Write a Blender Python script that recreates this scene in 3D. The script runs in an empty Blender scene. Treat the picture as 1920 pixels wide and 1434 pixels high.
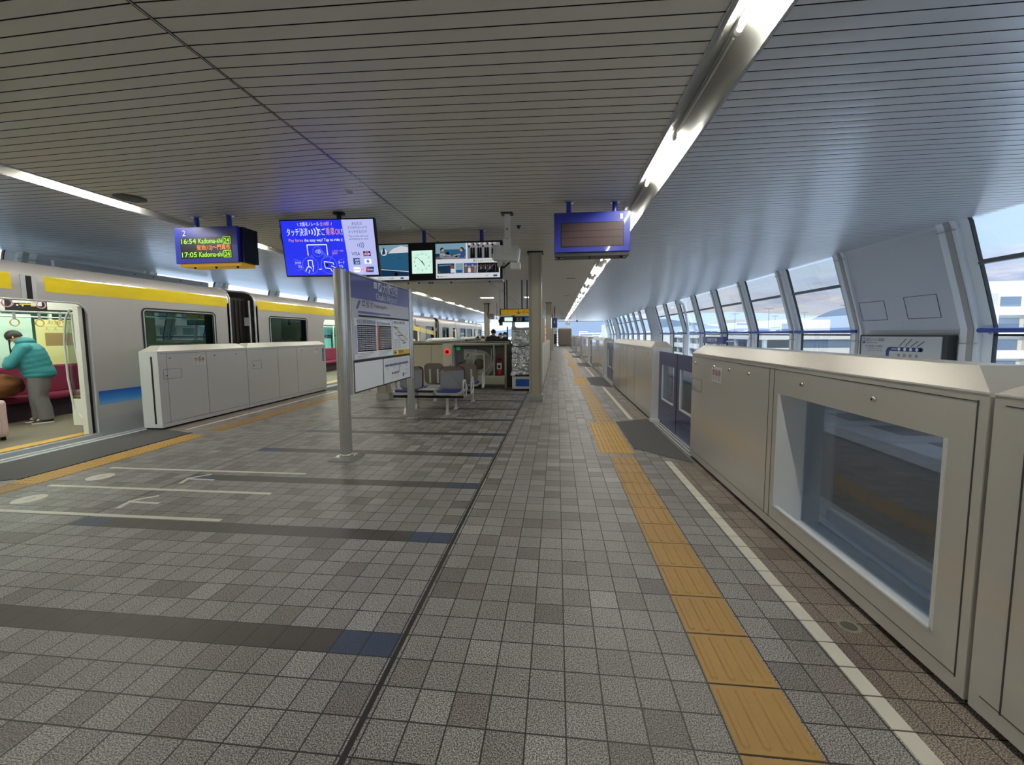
import bpy, bmesh, math, random
from math import sin, cos, pi, radians, sqrt, floor
from mathutils import Matrix, Vector
random.seed(7)
SC = bpy.context.scene
COL = SC.collection

# ------------------------------------------------------------------ camera
F_PX, YAW, PIT, ROL, CAMH, PCX, PCY = 760.254, 0.1068, 0.0814, -0.0069, 1.5402, 962.89, 689.49
fwd = Vector((-sin(YAW)*cos(PIT), cos(YAW)*cos(PIT), -sin(PIT)))
rgt = Vector((cos(YAW), sin(YAW), 0)); upv = rgt.cross(fwd)
r2 = rgt*cos(ROL)+upv*sin(ROL); u2 = -rgt*sin(ROL)+upv*cos(ROL)
cam_d = bpy.data.cameras.new('camera'); cam = bpy.data.objects.new('camera', cam_d); COL.objects.link(cam)
mw = Matrix((r2, u2, -fwd)).transposed().to_4x4(); mw.translation = (0, 0, CAMH)
cam.matrix_world = mw
cam_d.sensor_width = 36; cam_d.lens = F_PX/1920*36
cam_d.shift_x = (960-PCX)/1920; cam_d.shift_y = (PCY-717)/1920
cam_d.clip_start = .02; cam_d.clip_end = 9000
SC.camera = cam

# ------------------------------------------------------------------ world, exposure
SC.view_settings.view_transform = 'Standard'
SC.view_settings.look = 'None'
SC.view_settings.gamma = 1
SC.view_settings.use_curve_mapping = False
SC.view_settings.exposure = 0.1
SKY_STRENGTH = 1.25
TUBE = 150.

def srgb(h):
    if isinstance(h, str):
        h = h.lstrip('#'); c = [int(h[i:i+2], 16)/255 for i in (0, 2, 4)]
    else: c = list(h)
    return tuple(x/12.92 if x <= .04045 else ((x+.055)/1.055)**2.4 for x in c)+(1,)

class NT:
    def __init__(s, tree): s.t = tree; s.n = tree.nodes; s.l = tree.links
    def node(s, ty, **kw):
        n = s.n.new(ty)
        for k, v in kw.items(): setattr(n, k, v)
        return n
    def put(s, sock, v):
        if isinstance(v, bpy.types.NodeSocket): s.l.new(v, sock)
        elif v is not None: sock.default_value = v
    def m(s, op, a, b=None, c=None):
        n = s.node('ShaderNodeMath', operation=op)
        s.put(n.inputs[0], a); s.put(n.inputs[1], b); s.put(n.inputs[2], c)
        return n.outputs[0]
    def mix(s, fac, a, b, mode='MIX'):
        n = s.node('ShaderNodeMix', data_type='RGBA', blend_type=mode)
        s.put(n.inputs['Factor'], fac); s.put(n.inputs[6], a); s.put(n.inputs[7], b)
        return n.outputs[2]
    def ramp(s, fac, stops):
        n = s.node('ShaderNodeValToRGB')
        e = n.color_ramp.elements
        while len(e) < len(stops): e.new(.5)
        for el, (p, c) in zip(e, stops): el.position = p; el.color = c
        s.put(n.inputs[0], fac)
        return n.outputs[0]
    def noise(s, vec, scale, detail=2, rough=.5, dist=0):
        n = s.node('ShaderNodeTexNoise')
        s.put(n.inputs['Vector'], vec); n.inputs['Scale'].default_value = scale
        n.inputs['Detail'].default_value = detail; n.inputs['Roughness'].default_value = rough
        n.inputs['Distortion'].default_value = dist
        return n.outputs['Fac']

def make_world():
    w = bpy.data.worlds.new('sky'); SC.world = w; w.use_nodes = True
    t = NT(w.node_tree); t.n.clear()
    geo = t.node('ShaderNodeTexCoord').outputs['Generated']
    sep = t.node('ShaderNodeSeparateXYZ'); t.put(sep.inputs[0], geo)
    x, y, z = sep.outputs
    base = t.ramp(z, [(0, srgb('9fa4ab')), (.02, srgb('e9e3e2')), (.07, srgb('d3dcee')), (.14, srgb('bfd8f0')), (.45, srgb('a9cdee')), (1, (3.6, 4.1, 4.7, 1))])
    zc = t.m('MAXIMUM', z, .02)
    mp = t.node('ShaderNodeCombineXYZ')
    t.put(mp.inputs[0], t.m('DIVIDE', x, t.m('ADD', zc, .25))); t.put(mp.inputs[1], t.m('DIVIDE', y, t.m('ADD', zc, .25)))
    t.put(mp.inputs[2], t.m('MULTIPLY', z, 9))
    cl = t.noise(mp.outputs[0], 1.7, 6, .55, .3)
    fac = t.ramp(cl, [(.44, (0, 0, 0, 1)), (.60, (1, 1, 1, 1))])
    low = t.ramp(z, [(0, (1, 1, 1, 1)), (.09, (.9, .9, .9, 1)), (.15, (.25, .25, .25, 1)), (.3, (.08, .08, .08, 1))])
    fac = t.m('MULTIPLY', fac, low)
    cl2 = t.noise(mp.outputs[0], 4.1, 5, .6)
    ccol = t.ramp(cl2, [(.36, srgb('a3acca')), (.52, srgb('d0cfde')), (.64, srgb('f7e6da'))])
    col = t.mix(t.m('MULTIPLY', fac, .85), base, ccol)
    warm = t.m('MULTIPLY', t.ramp(t.m('MULTIPLY', x, -1), [(.45, (0, 0, 0, 1)), (.9, (1, 1, 1, 1))]), t.ramp(z, [(0, (1, 1, 1, 1)), (.2, (.6, .6, .6, 1)), (.45, (0, 0, 0, 1))]))
    col = t.mix(warm, col, (1.75, 1.4, 1.02, 1))
    bg = t.node('ShaderNodeBackground'); t.put(bg.inputs[0], col); bg.inputs[1].default_value = SKY_STRENGTH
    out = t.node('ShaderNodeOutputWorld'); t.l.new(bg.outputs[0], out.inputs[0])
make_world()
sun_d = bpy.data.lights.new('sun', 'SUN'); sun_d.energy = 2.2; sun_d.color = (1, .86, .68); sun_d.angle = .02
sun = bpy.data.objects.new('sun', sun_d); COL.objects.link(sun)
sun.rotation_euler = Vector((-.33, -.86, .37)).to_track_quat('Z', 'Y').to_euler()

# ------------------------------------------------------------------ materials
MATS = {}
def M(name, col='808080', rough=.5, metal=0., emit=None, es=1., coat=0., spec=.5, bump=None, vary=None, aniso=0):
    if name in MATS: return MATS[name]
    m = bpy.data.materials.new(name); m.use_nodes = True
    t = NT(m.node_tree); b = t.n['Principled BSDF']
    c = srgb(col)
    b.inputs['Base Color'].default_value = c
    b.inputs['Roughness'].default_value = rough; b.inputs['Metallic'].default_value = metal
    b.inputs['Specular IOR Level'].default_value = spec
    b.inputs['Coat Weight'].default_value = coat
    if aniso: b.inputs['Anisotropic'].default_value = aniso
    if emit: b.inputs['Emission Color'].default_value = srgb(emit); b.inputs['Emission Strength'].default_value = es
    if vary or bump:
        co = t.node('ShaderNodeTexCoord').outputs['Object']
    if vary:      # (scale, amount)
        n = t.noise(co, vary[0], 4, .6)
        f = t.m('MULTIPLY_ADD', n, 2*vary[1], 1-vary[1])
        t.put(b.inputs['Base Color'], t.mix(1., c, t.node_rgb(f) if False else f, 'MULTIPLY'))
    if bump:      # (scale, strength)
        n = t.noise(co, bump[0], 3, .6)
        bn = t.node('ShaderNodeBump'); bn.inputs['Strength'].default_value = bump[1]; bn.inputs['Distance'].default_value = .01
        t.put(bn.inputs['Height'], n); t.l.new(bn.outputs[0], b.inputs['Normal'])
    MATS[name] = m
    return m

def glass_mat(name, tint='ffffff', gloss=.9, rough=.0, f0=.06):
    m = bpy.data.materials.new(name); m.use_nodes = True
    t = NT(m.node_tree); t.n.clear()
    tr = t.node('ShaderNodeBsdfTransparent'); tr.inputs[0].default_value = srgb(tint)
    gl = t.node('ShaderNodeBsdfGlossy'); gl.inputs['Roughness'].default_value = rough
    lw = t.node('ShaderNodeLayerWeight'); lw.inputs[0].default_value = .25
    f = t.m('MULTIPLY_ADD', lw.outputs['Fresnel'], gloss, f0*.3)
    mx = t.node('ShaderNodeMixShader'); t.put(mx.inputs[0], f)
    t.l.new(tr.outputs[0], mx.inputs[1]); t.l.new(gl.outputs[0], mx.inputs[2])
    out = t.node('ShaderNodeOutputMaterial'); t.l.new(mx.outputs[0], out.inputs[0])
    MATS[name] = m
    return m

TP, T0, XR, XL = .153, 1.447, -.745, -.80
def floor_mat():
    m = bpy.data.materials.new('granite_tiles'); m.use_nodes = True
    t = NT(m.node_tree); b = t.n['Principled BSDF']
    pos = t.node('ShaderNodeNewGeometry').outputs['Position']
    sp = t.node('ShaderNodeSeparateXYZ'); t.put(sp.inputs[0], pos); x, y = sp.outputs[0], sp.outputs[1]
    right = t.m('GREATER_THAN', x, -.78)
    ur = t.m('DIVIDE', t.m('SUBTRACT', x, XR), .1565); ul = t.m('DIVIDE', t.m('SUBTRACT', x, XL), .155)
    u = t.m('ADD', t.m('MULTIPLY', ur, right), t.m('MULTIPLY', t.m('SUBTRACT', ul, 100), t.m('SUBTRACT', 1, right)))
    v = t.m('DIVIDE', t.m('SUBTRACT', y, T0), TP)
    iu, iv = t.m('FLOOR', u), t.m('FLOOR', v)
    fu, fv = t.m('FRACT', u), t.m('FRACT', v)
    g = .021
    gm = t.m('MAXIMUM', t.m('MAXIMUM', t.m('LESS_THAN', fu, g), t.m('GREATER_THAN', fu, 1-g)),
             t.m('MAXIMUM', t.m('LESS_THAN', fv, g), t.m('GREATER_THAN', fv, 1-g)))
    drain = t.m('COMPARE', x, -.775, .013)
    drain2 = t.m('COMPARE', x, -4.03, .008)
    gm = t.m('MAXIMUM', gm, t.m('MAXIMUM', drain, drain2))
    cc = t.node('ShaderNodeCombineXYZ'); t.put(cc.inputs[0], iu); t.put(cc.inputs[1], iv)
    wn = t.node('ShaderNodeTexWhiteNoise', noise_dimensions='2D'); t.put(wn.inputs[0], cc.outputs[0])
    tone = t.ramp(wn.outputs['Value'], [(0, srgb('726e6d')), (.10, srgb('7c7673')), (.25, srgb('868382')), (.6, srgb('8c8a89')), (.9, srgb('908d8d')), (1, srgb('9b9998'))])
    spk = t.noise(pos, 190, 2, .7)
    sk = t.ramp(spk, [(.42, (.26, .25, .25, 1)), (.5, (.90, .89, .88, 1)), (.58, (2.0, 1.98, 1.96, 1))])
    tile = t.mix(1., tone, sk, 'MULTIPLY')
    dirt = t.noise(pos, 1.3, 4, .6)
    dm = t.ramp(dirt, [(.35, (.88, .87, .85, 1)), (.65, (1.08, 1.08, 1.08, 1))])
    tile = t.mix(1., tile, dm, 'MULTIPLY')
    # edge zones beside the gates are browner, worn
    edge = t.m('MAXIMUM', t.m('GREATER_THAN', x, 1.37), t.m('LESS_THAN', x, -6.17))
    tile = t.mix(t.m('MULTIPLY', edge, .55), tile, t.mix(1., tile, srgb('d9c3a6'), 'MULTIPLY'))
    # dark cross bands
    bm = t.m('COMPARE', t.m('FLOORED_MODULO', iv, 7), 2, .2)
    bx = t.m('MULTIPLY', t.m('GREATER_THAN', x, -4.02), t.m('LESS_THAN', x, -.79))
    band = t.m('MULTIPLY', bm, bx)
    blue = t.m('MAXIMUM', t.m('GREATER_THAN', x, -1.115), t.m('LESS_THAN', x, -3.72))
    bt = t.mix(blue, srgb('4b4641'), srgb('3f4a61'))
    bt = t.mix(.35, bt, t.mix(1., bt, sk, 'MULTIPLY'))
    tile = t.mix(band, tile, bt)
    col = t.mix(gm, tile, srgb('2e2c28'))
    t.put(b.inputs['Base Color'], col)
    t.put(b.inputs['Roughness'], t.m('MULTIPLY_ADD', spk, .25, .33))
    b.inputs['Specular IOR Level'].default_value = .45
    bn = t.node('ShaderNodeBump'); bn.inputs['Strength'].default_value = .5; bn.inputs['Distance'].default_value = .003
    t.put(bn.inputs['Height'], t.m('SUBTRACT', t.m('MULTIPLY', spk, .25), gm)); t.l.new(bn.outputs[0], b.inputs['Normal'])
    MATS['floor'] = m
floor_mat()

def stone_mat(name, c1, c2, scale, rough=.5, metal=0, bump=.2):
    m = bpy.data.materials.new(name); m.use_nodes = True
    t = NT(m.node_tree); b = t.n['Principled BSDF']
    co = t.node('ShaderNodeTexCoord').outputs['Object']
    n = t.noise(co, scale, 5, .65)
    t.put(b.inputs['Base Color'], t.ramp(n, [(.35, srgb(c1)), (.65, srgb(c2))]))
    b.inputs['Roughness'].default_value = rough; b.inputs['Metallic'].default_value = metal
    bn = t.node('ShaderNodeBump'); bn.inputs['Strength'].default_value = bump; bn.inputs['Distance'].default_value = .004
    t.put(bn.inputs['Height'], n); t.l.new(bn.outputs[0], b.inputs['Normal'])
    MATS[name] = m

M('ceil', 'dfdace', .42, .1, spec=.35, vary=(3, .04)); M('ceil_dark', '1c1b19', .8)
M('ceil_out', 'dfe0e4', .30, .3, coat=.2, vary=(3, .04))
M('white_metal', 'e9ebec', .35, .0); M('trough', 'a2a29c', .4, .1)
M('steel', 'cfcfcc', .27, .85, vary=(9, .12)); M('chrome', 'd8d8d6', .12, 1.)
M('gate', 'dcd8d2', .25, .15, coat=.7); M('gate_cap', 'b3aea4', .33, .2); M('gate_seam', '4a4742', .6)
M('gate_w', 'e2e4e8', .33, .15, coat=.1); M('gate_w_cap', 'dedcd2', .35, .1)
M('black', '0c0c0d', .45); M('rubber', '151515', .7); M('darkgrey', '3a3a3c', .5)
M('blue', '2a37a8', .35, coat=.2); M('navy', '2f3474', .32, coat=.3); M('railblue', '3c53a4', .4)
M('white', 'f1f2f2', .5); M('offwhite', 'd9d9d4', .5); M('lightgrey', 'c3c4c4', .5); M('grey', '8c8d8e', .5)
M('frame', 'f0f3f5', .4, .05); M('frame_groove', 'aaa8a3', .45); M('transom', '77797c', .4, .3); M('gasket', '20242a', .6)
M('panelgrey', 'cdcfd4', .55, .1, bump=(60, .05)); M('cream', 'cfc6ae', .45); M('cream2', 'd8d2c2', .4)
M('yellow_tile', 'ae8a4f', .5, vary=(2.5, .16), bump=(90, .15)); M('yellow_bright', 'c69b45', .5, vary=(3, .08)); M('line_white', 'dcd8cc', .5, vary=(6, .1))
M('mat_dark', '514f50', .75, bump=(150, .3), vary=(4, .06)); M('column', 'bab4a3', .35, .1, vary=(2, .03)); M('column_edge', '8e897b', .4, .2)
M('train', 'd0cbc6', .36, .45, vary=(2, .05)); M('train_yellow', 'f2d51c', .3, coat=.5); M('train_dark', '2b2623', .7)
M('t_floor', '6e6458', .55, vary=(3, .12)); M('t_inner', 'd9d8cd', .45); M('maroon', '7a1f3f', .85, vary=(30, .12)); M('seatdark', '3a2a35', .85)
M('strapring', 'c99a52', .4); M('pinkring', 'd69ab8', .4); M('polyellow', 'f0a81d', .35)
M('teal', '2b7d86', .6, vary=(9, .16), bump=(7, .6)); M('trousers', '6b6768', .9, vary=(60, .22)); M('skin', 'd9a88a', .55); M('hair', '17120f', .5)
M('shoe', '2a2527', .7); M('sole', 'd8d8d4', .6); M('suitcase', 'ecd0d2', .4); M('browncloth', '7a4a26', .8, bump=(12, .6), vary=(6, .3))
M('seatgrey', '8e8f95', .45, vary=(8, .08)); M('seatblue', '20318f', .8); M('shell', '84766a', .6, vary=(120, .5)); M('alu', 'dcdddc', .35, .4); M('box_grey', 'efefec', .5)
M('red', 'b81f26', .5); M('cab_grey', '75787a', .5); M('redlamp', 'ff3030', .4, emit='ff3a34', es=1.0); M('green', '129a53', .5, emit='129a53', es=.4)
M('hose', 'd2cfc3', .5); M('foilblue', '1f56b0', .4)
M('coat_black', '1f2126', .7); M('coat_navy', '20262f', .75); M('coat_brown', '5a2f22', .8); M('mask', 'eef1f3', .7)
M('concrete', 'c4c5c6', .8, bump=(20, .2), vary=(2.5, .12)); M('edge_slab', 'bcc3c8', .6, vary=(5, .3), bump=(30, .3)); M('beam', '8d8d8b', .7, vary=(1.5, .1)); M('bldg', 'cfccc4', .7); M('bldg_b', 'b4bfc9', .7)
M('bldg_win', '6a7c92', .3); M('hill', '5d6b7e', .95, vary=(.004, .15)); M('hazy_farhill', 'a9b4c4', .95); M('deck', 'b9bab8', .8); M('carpaint', 'd0d4d8', .35); M('asphalt', 'a3abb5', .9)  # both hill colours have the aerial haze painted in
M('sign_yellow', 'c79a1e', .4, emit='c79a1e', es=.35); M('led_off', '4e3a3c', .5, vary=(90, .1)); M('led_green', '101010', emit='a6ff2a', es=1.3); M('led_orange', '101010', emit='ff8a2a', es=1.4)
M('lcd_blue', '101040', emit='2030ee', es=.95); M('lcd_lilac', '303040', emit='b9bff2', es=.9); M('lcd_white', '303030', emit='f2f4ff', es=1.); M('lcd_orange', '201010', emit='e8a27c', es=.9); M('lcd_navy', '080820', emit='101a70', es=.6); M('lcd_ltblue', '101040', emit='6a78ff', es=.9); M('lcd_red', '200000', emit='d8283c', es=.8)
M('clockface', 'dff5ea', .5, emit='cdf2e2', es=.85); M('ad_sky', '101010', emit='8fb4c9', es=.6); M('ad_sea', '101010', emit='2f6f96', es=.55); M('ad_deep', '101010', emit='173f63', es=.5); M('ad_white', '101010', emit='d7dbdf', es=.8); M('ad_dark', '15161a', .4); M('ad_grey', '101010', emit='8b8f96', es=.6); M('ad_brown', '101010', emit='8a5d45', es=.6); M('ad_skin', '101010', emit='caa58c', es=.6); M('ad_blue', '101010', emit='2b5ba5', es=.6)
M('p_purple', '6265b4', .25, coat=.4); M('p_grey', 'd2d2da', .25, coat=.4); M('p_white', 'f5faff', .25, coat=.4); M('p_lav', 'c0c4ec', .25); M('p_pink', 'e2a79c', .3); M('p_red', 'cf6a5f', .3); M('p_line', 'a2a7bf', .4); M('p_yel', 'e6c442', .3); M('p_blue', '22306e', .4)
M('tube_on', 'ffffff', emit='fcfaf0', es=TUBE); M('tube_off', 'd8d8d0', .3); M('lamp_panel', 'ffffff', emit='fff6df', es=7.)
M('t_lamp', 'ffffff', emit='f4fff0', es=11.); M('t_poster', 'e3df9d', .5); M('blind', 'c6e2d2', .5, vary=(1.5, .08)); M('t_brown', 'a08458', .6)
M('bluestripe', '2b62c8', .3); M('bluestripe2', '58a6e8', .3); M('vent', '55524c', .6); M('screen_grey', '303236', .3)
M('snack1', 'd98a52', .5, emit='d98a52', es=.3); M('snack2', 'c9503a', .5, emit='c9503a', es=.2)
glass_mat('glass', 'f4fafd', .4, 0, .0); glass_mat('glass_gate', 'd9dee4', .45, .03, .12); glass_mat('glass_train', 'a9cfc5', .9, 0, .2); glass_mat('glass_green', 'c3ecd6', .5); glass_mat('glass_clear', 'e8f0ee', .6)

def foil_mat():
    m = bpy.data.materials.new('foil'); m.use_nodes = True
    t = NT(m.node_tree); b = t.n['Principled BSDF']
    b.inputs['Base Color'].default_value = srgb('f4f6f8'); b.inputs['Metallic'].default_value = 1; b.inputs['Roughness'].default_value = .14
    co = t.node('ShaderNodeTexCoord').outputs['Object']
    vo = t.node('ShaderNodeTexVoronoi'); vo.inputs['Scale'].default_value = 9; t.put(vo.inputs['Vector'], co)
    bn = t.node('ShaderNodeBump'); bn.inputs['Strength'].default_value = .9; bn.inputs['Distance'].default_value = .05
    t.put(bn.inputs['Height'], t.m('ADD', vo.outputs['Distance'], t.noise(co, 14, 4, .7))); t.l.new(bn.outputs[0], b.inputs['Normal'])
    MATS['foil'] = m
foil_mat()

def stripe_mat():
    # blue band on the car side: its own print, deep blue at the top fading to pale blue at the bottom edge
    m = bpy.data.materials.new('car_blue_band'); m.use_nodes = True
    t = NT(m.node_tree); b = t.n['Principled BSDF']
    sp = t.node('ShaderNodeSeparateXYZ'); t.put(sp.inputs[0], t.node('ShaderNodeNewGeometry').outputs['Position'])
    v = t.m('DIVIDE', t.m('SUBTRACT', sp.outputs[2], .46), .22)
    t.put(b.inputs['Base Color'], t.ramp(v, [(0, srgb('86c4ee')), (.35, srgb('4a9be6')), (1, srgb('2350bd'))]))
    b.inputs['Roughness'].default_value = .3; b.inputs['Metallic'].default_value = .3
    MATS['car_blue_band'] = m
stripe_mat()

# ------------------------------------------------------------------ mesh builder
_dg_obj = []
_glyph_cache = {}
def glyphs(txt, bold=False):
    key = txt
    if key in _glyph_cache: return _glyph_cache[key]
    cu = bpy.data.curves.new('t', 'FONT'); cu.body = txt; cu.size = 1; cu.resolution_u = 3
    cu.fill_mode = 'FRONT'
    if bold: cu.offset = .012
    ob = bpy.data.objects.new('t', cu); COL.objects.link(ob)
    dg = bpy.context.evaluated_depsgraph_get()
    me = bpy.data.meshes.new_from_object(ob.evaluated_get(dg))
    vs = [tuple(v.co) for v in me.vertices]; fs = [tuple(p.vertices) for p in me.polygons]
    bpy.data.objects.remove(ob); bpy.data.curves.remove(cu); bpy.data.meshes.remove(me)
    _glyph_cache[key] = (vs, fs)
    return vs, fs

class MB:
    def __init__(s): s.v = []; s.f = []; s.mi = []; s.sm = []; s.mats = []; s.T = Matrix()
    def mid(s, mat):
        if mat not in s.mats: s.mats.append(mat)
        return s.mats.index(mat)
    def add(s, vs, fs, mat, smooth=False):
        o = len(s.v); i = s.mid(mat)
        s.v += [s.T @ Vector(p) for p in vs]
        for f in fs: s.f.append(tuple(o+k for k in f)); s.mi.append(i); s.sm.append(smooth)
        return s
    def box(s, x0, x1, y0, y1, z0, z1, mat, bev=0):
        if x0 > x1: x0, x1 = x1, x0
        if y0 > y1: y0, y1 = y1, y0
        if z0 > z1: z0, z1 = z1, z0
        if bev:
            bev = min(bev, (x1-x0)/2.1, (y1-y0)/2.1, (z1-z0)/2.1)
            bm = bmesh.new(); bmesh.ops.create_cube(bm, size=1)
            for v in bm.verts: v.co = ((x0+x1)/2+v.co.x*(x1-x0), (y0+y1)/2+v.co.y*(y1-y0), (z0+z1)/2+v.co.z*(z1-z0))
            bmesh.ops.bevel(bm, geom=bm.edges[:], offset=bev, segments=2, profile=.5, affect='EDGES')
            bm.verts.index_update()
            s.add([v.co.copy() for v in bm.verts], [[v.index for v in f.verts] for f in bm.faces], mat); bm.free()
            return s
        vs = [(x, y, z) for x in (x0, x1) for y in (y0, y1) for z in (z0, z1)]
        return s.add(vs, [(0, 1, 3, 2), (4, 6, 7, 5), (0, 4, 5, 1), (2, 3, 7, 6), (0, 2, 6, 4), (1, 5, 7, 3)], mat)
    def prism(s, poly, axis, a, b, mat, smooth=False):
        n = len(poly)
        def P(p, t):
            return (t, p[0], p[1]) if axis == 'x' else (p[0], t, p[1]) if axis == 'y' else (p[0], p[1], t)
        vs = [P(p, a) for p in poly]+[P(p, b) for p in poly]
        s.add(vs, [(i, (i+1) % n, n+(i+1) % n, n+i) for i in range(n)], mat, smooth)
        s.add([P(p, a) for p in poly], [tuple(range(n))[::-1]], mat); s.add([P(p, b) for p in poly], [tuple(range(n))], mat)
        return s
    def sheet(s, line, axis, a, b, mat, smooth=True):   # an open profile swept along an axis
        n = len(line)
        def P(p, t):
            return (t, p[0], p[1]) if axis == 'x' else (p[0], t, p[1]) if axis == 'y' else (p[0], p[1], t)
        return s.add([P(p, a) for p in line]+[P(p, b) for p in line], [(i, i+1, n+i+1, n+i) for i in range(n-1)], mat, smooth)
    def tube(s, pts, r, mat, n=10, cap=True, closed=False):
        pts = [Vector(p) for p in pts]; N = len(pts)
        rs = r if isinstance(r, (list, tuple)) else [r]*N
        vs = []; prev = None
        for i, p in enumerate(pts):
            if closed: d = pts[(i+1) % N]-pts[i-1]
            else: d = pts[min(i+1, N-1)]-pts[max(i-1, 0)]
            if d.length < 1e-9: d = Vector((0, 0, 1))
            d.normalize()
            if prev is None:
                a = Vector((0, 0, 1)) if abs(d.z) < .9 else Vector((1, 0, 0))
                u = d.cross(a).normalized()
            else: u = (prev-d*prev.dot(d)).normalized()
            prev = u; w = d.cross(u)
            vs += [p+(u*cos(2*pi*k/n)+w*sin(2*pi*k/n))*rs[i] for k in range(n)]
        fs = []
        for i in range(N if closed else N-1):
            j = (i+1) % N
            for k in range(n):
                fs.append((i*n+k, i*n+(k+1) % n, j*n+(k+1) % n, j*n+k))
        s.add(vs, fs, mat, True)
        if cap and not closed:
            s.add(vs[:n], [tuple(range(n))[::-1]], mat); s.add(vs[-n:], [tuple(range(n))], mat)
        return s
    def lathe(s, prof, mat, c=(0, 0, 0), n=20, axis='z'):
        vs = []
        for r, h in prof:
            for k in range(n):
                a = 2*pi*k/n; p = (r*cos(a), r*sin(a), h)
                if axis == 'y': p = (p[0], p[2], p[1])
                if axis == 'x': p = (p[2], p[0], p[1])
                vs.append((c[0]+p[0], c[1]+p[1], c[2]+p[2]))
        fs = [(i*n+k, i*n+(k+1) % n, (i+1)*n+(k+1) % n, (i+1)*n+k) for i in range(len(prof)-1) for k in range(n)]
        return s.add(vs, fs, mat, True)
    def ball(s, c, r, mat, n=16, m=10):
        r = r if isinstance(r, (list, tuple)) else (r, r, r)
        vs = [(c[0]+r[0]*sin(pi*i/m)*cos(2*pi*k/n), c[1]+r[1]*sin(pi*i/m)*sin(2*pi*k/n), c[2]+r[2]*cos(pi*i/m)) for i in range(m+1) for k in range(n)]
        return s.add(vs, [(i*n+k, (i+1)*n+k, (i+1)*n+(k+1) % n, i*n+(k+1) % n) for i in range(m) for k in range(n)], mat, True)
    def build(s, name, parent=None, label=None, cat=None, group=None, kind=None, wn=None):
        org = wloc(parent) if parent else Vector()
        me = bpy.data.meshes.new(name)
        base = Vector()
        if parent is None and (cat or label) and s.v:
            base = Vector((sum(v[0] for v in s.v)/len(s.v), sum(v[1] for v in s.v)/len(s.v), min(v[2] for v in s.v)))
        me.from_pydata([tuple(v-org-base) for v in s.v], [], s.f); me.update()
        for mt in s.mats: me.materials.append(MATS[mt])
        me.polygons.foreach_set('material_index', s.mi); me.polygons.foreach_set('use_smooth', s.sm)
        o = bpy.data.objects.new(name, me); COL.objects.link(o)
        if parent: o.parent = parent
        else: o.location = base
        tag(o, label, cat, group, kind)
        WL[o.name] = org+base
        return o

WL = {}
def wloc(o): return WL[o.name]
def tag(o, label=None, cat=None, group=None, kind=None):
    for k, v in (('label', label), ('category', cat), ('group', group), ('kind', kind)):
        if v: o[k] = v
def thing(name, loc, label, cat, group=None):
    o = bpy.data.objects.new(name, None); COL.objects.link(o); o.location = loc; o.empty_display_size = .1
    tag(o, label, cat, group); WL[o.name] = Vector(loc)
    return o
def copy_tree(o, delta=(0, 0, 0), parent=None, label=None, group=None):
    c = o.copy(); COL.objects.link(c)
    if parent: c.parent = parent
    else: c.location = o.location+Vector(delta)
    if label: c['label'] = label
    if group: c['group'] = group
    WL[c.name] = WL[o.name]+Vector(delta)
    for ch in [x for x in o.children]: copy_tree(ch, delta, c)
    return c
def struct(mb, name, parent=None): return mb.build(name, parent, kind=None if parent else 'structure')

class Fr:
    """a flat face: 2-D drawing onto a plane of an MB, in metres from its lower left corner"""
    def __init__(s, mb, o, r, u, lift=.0012):
        s.mb = mb; s.o = Vector(o); s.r = Vector(r).normalized(); s.u = Vector(u).normalized(); s.n = s.r.cross(s.u); s.k = lift
    def P(s, x, y, L): return s.o+s.r*x+s.u*y+s.n*(s.k*L)
    def poly(s, pts, mat, L=1): s.mb.add([s.P(x, y, L) for x, y in pts], [tuple(range(len(pts)))], mat)
    def rect(s, x0, y0, x1, y1, mat, L=1): s.poly([(x0, y0), (x1, y0), (x1, y1), (x0, y1)], mat, L)
    def disc(s, x, y, r, mat, L=1, n=20, ry=None): s.poly([(x+r*cos(2*pi*k/n), y+(ry or r)*sin(2*pi*k/n)) for k in range(n)], mat, L)
    def ring(s, x, y, r, w, mat, L=1, a0=0, a1=360, n=24, ry=1):
        A = [radians(a0+(a1-a0)*k/n) for k in range(n+1)]
        vs = [s.P(x+(r+w/2)*cos(a), y+(r+w/2)*sin(a)*ry, L) for a in A]+[s.P(x+(r-w/2)*cos(a), y+(r-w/2)*sin(a)*ry, L) for a in A]
        s.mb.add(vs, [(k, k+1, n+2+k, n+1+k)[::-1] for k in range(n)], mat)
    def line(s, pts, w, mat, L=1):
        for (x0, y0), (x1, y1) in zip(pts, pts[1:]):
            d = Vector((x1-x0, y1-y0)); l = d.length
            if l < 1e-6: continue
            d /= l; p = Vector((-d.y, d.x))*w/2; e = d*w*.25
            s.poly([(x0-p.x-e.x, y0-p.y-e.y), (x1-p.x+e.x, y1-p.y+e.y), (x1+p.x+e.x, y1+p.y+e.y), (x0+p.x-e.x, y0+p.y-e.y)], mat, L)
    def text(s, txt, x, y, h, mat, L=2, width=None, align='l', sx=1.):
        vs, fs = glyphs(txt)
        if not vs: return
        xs = [v[0] for v in vs]; w0 = max(xs)-min(xs); k = h/.72; kx = k*sx
        if width: kx = width/w0
        off = -min(xs)*kx
        if align == 'c': off -= w0*kx/2
        if align == 'r': off -= w0*kx
        s.mb.add([s.P(x+off+v[0]*kx, y+v[1]*k, L) for v in vs], fs, mat)

def rr(w, h, r, n=5, cx=0, cy=0):
    pts = []
    for (sx, sy, a) in ((1, 1, 0), (-1, 1, 90), (-1, -1, 180), (1, -1, 270)):
        for k in range(n+1):
            t = radians(a+90*k/n); pts.append((cx+sx*(w/2-r)+r*cos(t), cy+sy*(h/2-r)+r*sin(t)))
    return pts

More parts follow.
